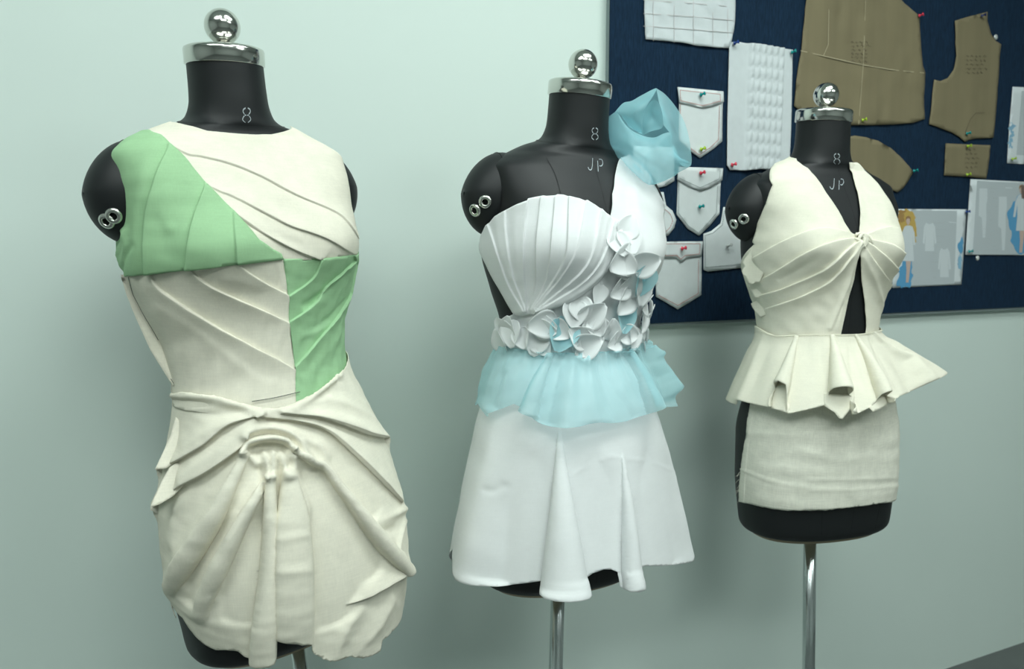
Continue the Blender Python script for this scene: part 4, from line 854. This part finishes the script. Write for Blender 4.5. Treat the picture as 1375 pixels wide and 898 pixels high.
def flat(name, px, off, th, m, parent=None, curve=False, res=None, rel=None, wob=0., bend=None, raw=None):
    """thin sheet on the board: outline in photo pixels, its back `off` in front of the board face, `th` thick"""
    P = smooth_line(list(px) + [px[0]], 4)[:-1] if curve else np.array(px, float)
    uv = np.array([wuv(onwall(x, y, BT + off)) for x, y in P]) if raw is None else np.asarray(raw, float)
    if res:
        uvb, fc = cdt(densify(uv, res), np.zeros((0, 2)), res)
    else:
        uvb, fc = tri2d(uv, np.zeros((0, 2)))
    h = np.zeros(len(uvb)) + off
    if wob: h = h + np.abs(wrinkle(uvb, wob, .09, int(abs(px[0][0]))))
    if bend is not None: h = h + np.maximum(bend(uvb), 0)
    n = len(uvb)
    V = [wpt(u, z, BT + hh + th) for (u, z), hh in zip(uvb, h)] + [wpt(u, z, BT + hh) for (u, z), hh in zip(uvb, h)]
    ed = {}
    out = []
    for f in fc:
        f = list(f); A = uvb[f]; ar = (A[1][0]-A[0][0])*(A[2][1]-A[0][1]) - (A[1][1]-A[0][1])*(A[2][0]-A[0][0])
        if ar < 0: f = f[::-1]
        out.append(tuple(f)); out.append(tuple(i + n for i in f[::-1]))
        for i in range(len(f)):
            a_, b_ = f[i], f[(i + 1) % len(f)]
            ed[(a_, b_)] = 1
    for (a_, b_) in ed:
        if (b_, a_) not in ed: out.append((a_, a_ + n, b_ + n, b_))
    return mk(name, V, out, m, parent, smooth=bool(res))
def thread(name, lines, off, width, m, parent=None, dash=0, px=True):
    """stitching, pencil or print strokes lying on a sheet"""
    V, Fc = [], []
    for L in lines:
        uv = np.array([wuv(onwall(x, y, BT + off)) for x, y in L])
        segs = [uv]
        if dash:
            d = densify(np.vstack([uv]), dash)[: -1]; full = []
            for i in range(len(uv) - 1):
                k = max(1, int(np.hypot(*(uv[i+1] - uv[i])) / dash)); t = np.linspace(0, 1, k + 1)
                for j in range(k): full.append(np.array([uv[i] + (uv[i+1]-uv[i]) * t[j], uv[i] + (uv[i+1]-uv[i]) * (t[j] * .3 + t[j+1] * .7)]))
            segs = full
        for S in segs:
            for i in range(len(S) - 1):
                a, b = S[i], S[i + 1]; d = b - a; l = np.hypot(*d) + 1e-9; nn = np.array([-d[1], d[0]]) / l * width / 2
                k = len(V)
                for (q, hh) in ((a + nn, 0), (a - nn, 0), (b - nn, 0), (b + nn, 0), (a + nn, .0004), (a - nn, .0004), (b - nn, .0004), (b + nn, .0004)): V.append(wpt(q[0], q[1], BT + off + hh))
                Fc += [(k+4, k+5, k+6, k+7), (k, k+4, k+7, k+3), (k+1, k+2, k+6, k+5), (k, k+1, k+5, k+4), (k+3, k+7, k+6, k+2)]
    return mk(name, V, Fc, m, parent, smooth=False)
def pin(px, py, colour, label, off=.001, kind='pin', flip=1):
    p = onwall(px, py, BT + off); e = empty('push_pin', p, BETA, label, 'push pin', 'push pins on the pinboard')
    ax = (WN + UP * .18 * flip + WD * .35).normalized()
    pr = [(.0001, .0), (.0042, .0), (.0048, .0008), (.0040, .0018), (.0024, .0028), (.0022, .0070), (.0034, .0090), (.0044, .0098), (.0042, .0108), (.0001, .0112)]
    mk('head', *lathe(pr, p + ax * .0035, ax, 20), M[colour], e)
    mk('needle', *tube_pts([p - WN * .006, p + ax * .0045], .0006, 8), M['needle'], e)
    return e
def round_pin(px, py, m, label):
    p = onwall(px, py, BT); e = empty('round_pin', p, BETA, label, 'pin')
    mk('disc', *lathe([(.0001, 0), (.0065, .0), (.0072, .0012), (.006, .003), (.003, .0038), (.0001, .004)], p, WN, 24), M[m], e)
    mk('rim', *lathe([(.0066, .0002), (.0078, .0008), (.0074, .002), (.0062, .0022)], p, WN, 24, False), M['needle'], e)
# 1 white checked cloth at the top
e = flat('cloth_swatch', [(863, -60), (987, -60), (986.5, 10), (985, 40), (978, 65), (960, 64), (938, 62), (910, 57), (885, 54.5), (866.5, 53), (865, 30)], .002, .0012, M['calico'], res=.01, wob=.004)
tag(e, 'white calico cloth with ruled pencil checks at the top of the board', 'fabric swatch')
thread('pencil_lines', [[(864, y - 4), (925, y), (985, y + 5)] for y in (-30, -10, 4, 22, 39)] + [[(x, -60), (x + .3, 54 + (x - 865) * .08)] for x in (877, 905, 931, 957, 977)], .0052, .0011, M['pencil'], e)
# 2 smocked sample
def quilt(uv):
    u, z = uv[:, 0], uv[:, 1]; a = wuv(onwall(1000, 140, BT))[0]; b = wuv(onwall(1048, 140, BT))[0]
    m_ = np.clip((u - a) / .004, 0, 1) * np.clip((b - u) / .004, 0, 1)
    x = (u - a) / ((b - a) / 6); t = z / .029
    return m_ * (.0042 * np.abs(np.sin(PI * x)) ** .6 + .0034 * np.abs(np.sin(PI * t + .5 * np.sin(2 * PI * x))) ** .5 + .0008 * np.sin(37 * x + 90 * z))
e = flat('smocked_sample', [(979, 57), (990, 56), (1000, 58), (1020, 60), (1042, 64), (1064, 67), (1063, 120), (1062, 170), (1060, 214), (1054, 226), (1040, 229), (1020, 227), (1000, 229), (980, 228), (976, 222), (976.5, 160), (978, 100)], .0045, .0012, M['calico'], res=.0035, bend=quilt)
tag(e, 'white smocked fabric sample with puckered grid hanging beside the pockets', 'fabric swatch')
# 3 pockets
def pocket(body, flap, stitch, bst, fst, label, extra=None):
    e = empty('pocket_sample', onwall(*body[0], BT), BETA, label, 'pocket sample', 'white pocket samples')
    b = flat('pocket_body', body, .001, .0028, M['twill'], e, res=.012, wob=.001)
    thread('stitching', bst, .0049, .0012, M[stitch], b, dash=.0042)
    if flap:
        f = flat('pocket_flap', flap, .0052, .0026, M['twill'], e, res=.012)
        thread('stitching', fst, .0079, .0012, M[stitch], f, dash=.0042)
    return e
pocket([(911, 136), (911, 118), (970, 124), (969, 150), (968.5, 190), (957, 200), (939, 212), (926, 203), (911, 188)], [(909.5, 117), (970.5, 123), (971, 137), (958, 142), (944, 145), (930, 142), (911.5, 138)], 'redstitch',
       [[(913.5, 140), (913.5, 187), (926, 198), (939, 208)], [(966, 142), (965, 187), (955, 197), (939, 208)]], [[(913, 121), (967, 126.5), (967.5, 135.5), (944, 142), (914, 135), (913, 121)]],
       'white pocket sample with pointed flap and red stitching, highest of the pockets')
pocket([(910, 226), (967, 229), (965, 287), (952, 303), (938, 316.5), (923, 307), (908, 288)], [(911, 224), (970, 226), (969, 242), (955, 251), (940, 256), (924, 250), (909, 241)], 'greystitch',
       [[(911.5, 246), (911, 286), (924, 303), (938, 312.5)], [(963.5, 250), (962, 286), (950, 300), (938, 312.5)]], [[(967, 229), (966, 240), (940, 252), (912, 239)]],
       'white flapped pocket sample with grey stitching, straight below the highest pocket')
pocket([(897, 340), (941, 340), (940.5, 396), (926, 405), (909, 415), (894, 406), (880, 398), (880, 340)], [(880, 324.5), (943, 324), (941.5, 344), (921, 346.5), (914, 352), (908, 346), (880, 347)], 'redstitch',
       [[(938, 349), (937.5, 394), (910, 410), (884, 396)]], [[(940, 327), (939, 341), (920, 343), (914, 348), (909, 343), (884, 343)], [(884, 327.5), (940, 327)]],
       'white square pocket sample with notched flap pinned low on the board')
pocket([(971, 278), (975, 279), (990, 300), (1010, 330), (1012, 357), (990, 360), (950, 364.5), (944, 362), (944, 314), (955, 310), (967, 300)], None, 'greystitch',
       [[(973, 283), (970, 302), (957, 313), (947, 316), (947, 359), (1008, 353.5)]], None, 'white pocket sample with scooped corner behind the right form\'s arm')
pocket([(846, 256), (890, 258), (893.5, 276), (902, 283), (907, 295), (904, 306), (896, 316), (876, 322), (856, 318), (845, 306), (842, 294), (845, 282)], None, 'redstitch', [[(893, 281), (900, 287), (903.5, 296), (900, 305), (893, 312)]], None, 'white rounded pocket sample half hidden behind the white dress strap')
pocket([(850, 196), (904, 198), (904.5, 243), (893, 250), (878, 253), (862, 248), (850, 240)], None, 'greystitch', [[(902, 240), (892.5, 248)]], None, 'small corner of a white pocket sample showing under the rosette')
# 4 brown paper patterns
def crease(lines, e, off): thread('paper_crease', lines, off, .0018, M['crease'], e)
def scribble(cx, cy, w, h, rows, seed):
    r = random.Random(seed); o = []
    for i in range(rows):
        y = cy - h / 2 + h * i / max(1, rows - 1); x = cx - w / 2
        while x < cx + w / 2 - 3:
            l = r.uniform(3, 8); o.append([(x, y), (x + l * .3, y - r.uniform(1, 2.4)), (x + l * .55, y + r.uniform(0, 1.6)), (x + l * .8, y - r.uniform(0, 1.5))]); x += l + r.uniform(.5, 2)
    return o
e = flat('paper_pattern', [(1086, -60), (1210, -60), (1208, -2), (1214, 5), (1224, 13), (1234, 22), (1235.5, 55), (1238.5, 88), (1242, 98), (1240, 130), (1241, 160), (1225, 165), (1200, 167), (1170, 168), (1142, 168), (1110, 164), (1075, 150), (1066, 142), (1069, 108), (1075, 68), (1080, 20)], .003, .001, M['kraft'], res=.014, wob=.003)
tag(e, 'big brown paper skirt pattern with a crease down its middle', 'paper pattern', 'brown paper patterns')
crease([[(1163, -40), (1161, 40), (1159, 87), (1155, 140), (1153, 167)], [(1075, 68), (1110, 76), (1158, 87), (1200, 94), (1241, 98)], [(1114, -40), (1112, 60), (1106, 74)]], e, .0066)
thread('handwriting', scribble(1155, 70, 24, 26, 6, 3), .0067, .0007, M['ink'], e)
e = flat('paper_pattern', [(1281.5, 28), (1300, 22.5), (1325.5, 16), (1325, 28), (1330, 45), (1336, 55), (1343, 60), (1340, 105), (1337, 150), (1333.5, 185), (1310, 186), (1300, 188), (1295, 190.5), (1288, 184), (1278, 178), (1262, 172), (1247, 166.5), (1250, 140), (1254, 107), (1262, 109), (1272, 105), (1280, 94), (1283, 75), (1282.5, 50)], .003, .001, M['kraft'], res=.012, wob=.002)
tag(e, 'brown paper bodice pattern with curved armhole and pointed hem', 'paper pattern', 'brown paper patterns')
thread('handwriting', scribble(1311, 87, 28, 22, 5, 9) + [[(1296, 178), (1303, 160), (1310, 152), (1322, 151)]], .0058, .0007, M['ink'], e)
e = flat('paper_pattern', [(1130, 186), (1147, 182), (1160, 184), (1178, 189), (1195, 199), (1208, 210), (1220, 223), (1226, 231), (1220, 241), (1212, 252), (1205, 258), (1180, 250), (1130, 225)], .003, .001, M['kraft'], res=.012, wob=.002)
tag(e, 'brown paper pattern piece curved like a fan behind the right form\'s shoulder', 'paper pattern', 'brown paper patterns')
e = flat('paper_pattern', [(1269.5, 192.5), (1300, 194), (1329.5, 195), (1327, 220), (1324, 239.5), (1295, 237), (1267, 235.5)], .003, .001, M['kraft'], res=.012, wob=.002)
tag(e, 'small rectangular brown paper pattern under the bodice pattern', 'paper pattern', 'brown paper patterns')
thread('handwriting', scribble(1306, 213, 20, 24, 5, 14), .0058, .0006, M['ink'], e)
# 5 printed design sheets
def figure(e, cx, top, h, m, seed, legs=True, off=.0031):
    """a small printed fashion figure in a long dress"""
    s = h / 100.0; Pp = lambda L: [(cx + x * s, top + y * s) for x, y in L]
    flat('printed_legs', Pp([(-3, 62), (5, 62), (3, 80), (1, 98), (-3, 98), (-2, 80)]), off - .0002, .0003, M['p_skin'], e)
    flat('printed_dress', Pp([(-5, 15), (-2, 13), (3, 13), (7, 15), (10, 24), (11, 42), (8, 42), (7, 27), (8, 48), (9, 66), (-8, 66), (-6, 45), (-6, 27), (-9, 46), (-12, 46), (-9, 24)]), off, .0003, M[m], e)
    flat('printed_head', Pp([(-2.5, 3), (0, 0), (3, 3), (3, 8), (1.5, 12), (-1, 12), (-2.5, 8)]), off, .0004, M['p_skin'], e)
    flat('printed_hair', Pp([(-3.5, 5), (-2.5, 0), (1, -1.5), (4, 1), (4, 7), (2.6, 3), (0, 2), (-2.4, 4)]), off, .0005, M['p_brown'], e)
def wash(e, L, m, off=.0027):
    q = densify(smooth_line(list(L) + [L[0]], 4)[:-1], 1.2); r = np.random.default_rng(int(L[0][0] * 7 + L[0][1]))
    n = len(q); w_ = sum(np.sin(np.arange(n) / n * 2 * PI * k + r.uniform(0, 6.3))[:, None] * r.normal(0, 1, 2) * .75 for k in (4, 7, 11, 16))
    flat('watercolour_wash', q + w_, off, .0003, M[m], e)
def garment_flat(e, cx, top, w, h, m='p_pale'):
    P = lambda L: [(cx + x * w, top + y * h) for x, y in L]
    flat('printed_garment', P([(-.3, 0), (-.1, .05), (.1, .05), (.3, 0), (.5, .15), (.62, .72), (.45, .75), (.36, .3), (.42, 1), (-.42, 1), (-.36, .3), (-.45, .75), (-.62, .72), (-.5, .15)]), .0028, .0003, M[m], e)
def notes(e, L): thread('printed_text', L, .0028, .0007, M['p_line'], e)
e = flat('design_sheet', [(1196, 280.5), (1297.5, 281), (1294.5, 330), (1290.5, 382), (1245, 384), (1198, 386.5)], .0015, .0008, M['paper'], res=.02)
tag(e, 'printed fashion sheet with gold and blue washes behind the right form', 'design sheet', 'printed design sheets')
flat('printed_ground', [(1225, 282.5), (1285, 283), (1281, 381), (1222, 383.5)], .0024, .0003, M['paper2'], e)
wash(e, [(1208, 283), (1224, 282), (1228, 292), (1230, 306), (1231, 318), (1226, 326), (1220, 316), (1212, 312), (1206, 316)], 'p_gold')
wash(e, [(1204, 283), (1214, 283), (1213, 296), (1207, 300)], 'p_orange', .0029)
wash(e, [(1214, 344), (1220, 342), (1224, 356), (1225, 370), (1221, 384), (1205, 385), (1207, 366)], 'p_blue')
wash(e, [(1289, 322), (1293, 320), (1292, 340), (1288, 338), (1286, 330)], 'p_blue'); wash(e, [(1287, 345), (1291, 343), (1290, 362), (1286, 356)], 'p_lightblue')
figure(e, 1219, 291, 90, 'p_pale', 1, off=.0034)
garment_flat(e, 1248, 299, 15, 38); garment_flat(e, 1268, 333, 14, 39)
notes(e, [[(1252, 299), (1267, 299)], [(1256, 308), (1270, 308)], [(1256, 317), (1267, 317)], [(1258, 325), (1264, 325)], [(1252, 331), (1258, 331)], [(1252, 340), (1259, 340)], [(1250, 352), (1260, 352)], [(1252, 364), (1259, 364)], [(1253, 372), (1256, 373)]])
thread('printed_title', [[(1274, 298), (1284, 299)]], .0028, .0025, M['p_pale'], e)
e = flat('design_sheet', [(1303, 240.5), (1470, 249), (1470, 343), (1296, 342), (1299, 296)], .0035, .0008, M['paper'], res=.02)
tag(e, 'printed fashion sheet of long trouser suits, pinned at the board\'s right below the brown rectangle', 'design sheet', 'printed design sheets')
def lift(f):
    def g(*a, **k): return f(*a, **k)
    return g
flat('printed_ground', [(1312, 242.5), (1440, 249), (1440, 342), (1306, 341.5)], .0045, .0003, M['paper2'], e)
def garment_long(e, cx, top, w, h):
    P = lambda L: [(cx + x * w, top + y * h) for x, y in L]
    flat('printed_garment', P([(-.35, 0), (.4, 0), (.42, .2), (.3, .35), (.32, .6), (.2, 1), (-.05, 1), (-.12, .6), (-.42, .55), (-.38, .3)]), .0049, .0003, M['p_pale'], e)
garment_long(e, 1320, 253, 14, 66); garment_long(e, 1346, 264, 14, 72)
thread('printed_text', [[(1325, 252), (1338, 253)], [(1330, 258), (1335, 258)], [(1333, 266), (1341, 267)], [(1336, 277), (1341, 277)], [(1324, 285), (1331, 285)], [(1329, 295), (1336, 295)], [(1320, 307), (1328, 307)], [(1320, 315), (1325, 315)], [(1332, 330), (1338, 331)]], .0049, .0007, M['p_line'], e)
thread('printed_title', [[(1350, 252), (1359, 252.5)]], .0049, .0025, M['p_pale'], e)
wash(e, [(1368, 259), (1376, 256), (1384, 262), (1392, 300), (1384, 334), (1366, 338), (1358, 326), (1358, 312), (1354, 298), (1353, 286), (1360, 276)], 'p_blue', .0049)
figure(e, 1371.5, 249, 92, 'p_pale', 2, off=.0056)
flat('printed_hair', [(1371, 249), (1378, 248), (1378, 268), (1372, 266)], .0062, .0003, M['p_dark'], e)
e = flat('design_sheet', [(1359.5, 116.5), (1470, 122), (1470, 226), (1352, 219), (1355, 170)], .0015, .0008, M['paper'], res=.02)
tag(e, 'white printed sheet cut by the photo\'s right edge, higher than the others', 'design sheet', 'printed design sheets')
flat('printed_ground', [(1372, 122), (1440, 125), (1440, 212), (1365, 208)], .0024, .0003, M['paper2'], e)
wash(e, [(1357, 165), (1361, 166), (1361, 180), (1358, 184), (1356, 176)], 'p_lightblue'); wash(e, [(1355, 186), (1359, 188), (1358, 198), (1354, 196)], 'p_lightblue')
# 6 pins
pin(984, 59, 'pin_blue', 'dark blue push pin at the top left corner of the smocked sample', .006)
pin(1061, 71, 'pin_teal', 'teal push pin at the top right corner of the smocked sample', .006)
pin(981, 222, 'pin_red', 'red push pin at the bottom left corner of the smocked sample', .006)
pin(939, 128, 'pin_teal', 'teal push pin in the flap of the highest pocket', .0075)
pin(939.5, 201, 'pin_lime', 'lime push pin in the pointed tip of the highest pocket', .004)
pin(939, 233, 'pin_red', 'red push pin in the flap of the grey stitched pocket', .0075)
pin(937.5, 278, 'pin_teal', 'teal push pin in the middle of the grey stitched pocket', .004)
pin(914, 334, 'pin_red', 'red push pin in the notched flap of the lowest pocket', .0075)
pin(975, 330, 'pin_clear', 'clear push pin in the scooped pocket beside the right form\'s arm', .004)
pin(1232, 22, 'pin_red', 'red push pin on the right corner of the big skirt pattern', .004)
pin(1156, 162, 'pin_lime', 'lime push pin at the hem of the big skirt pattern', .004)
pin(1316, 22, 'pin_navy', 'navy push pin at the shoulder of the bodice pattern', .004)
pin(1296, 180, 'pin_teal', 'teal push pin near the pointed hem of the bodice pattern', .004)
pin(1225, 230, 'pin_teal', 'teal push pin at the end of the fan shaped pattern', .004)
pin(1297, 197, 'pin_lime', 'lime push pin at the top of the small brown rectangle', .004)
pin(1296, 235, 'pin_lime', 'lime push pin at the bottom of the small brown rectangle', .004)
pin(1357, 214, 'pin_lime', 'lime push pin on the sheet cut by the photo\'s right edge', .0025)
pin(1295, 285, 'pin_blue', 'blue push pin at the top right corner of the gold washed sheet', .0025)
pin(1299, 338, 'pin_teal', 'teal push pin at the bottom left corner of the trouser suit sheet', .0045)
round_pin(1336.5, 50, 'pin_clear', 'round silvery pin beside the neckline of the bodice pattern')
round_pin(1312, 346.5, 'pin_clear', 'round silvery pin under the trouser suit sheet')
# ------------------------------------------------------------------ world, exposure
w = bpy.data.worlds.new('world'); SC.world = w; w.use_nodes = True
w.node_tree.nodes['Background'].inputs[0].default_value = (.5, .6, .56, 1); w.node_tree.nodes['Background'].inputs[1].default_value = .05
SC.view_settings.view_transform = 'Standard'; SC.view_settings.look = 'None'; SC.view_settings.gamma = 1; SC.view_settings.exposure = 0
SC.view_settings.use_curve_mapping = False
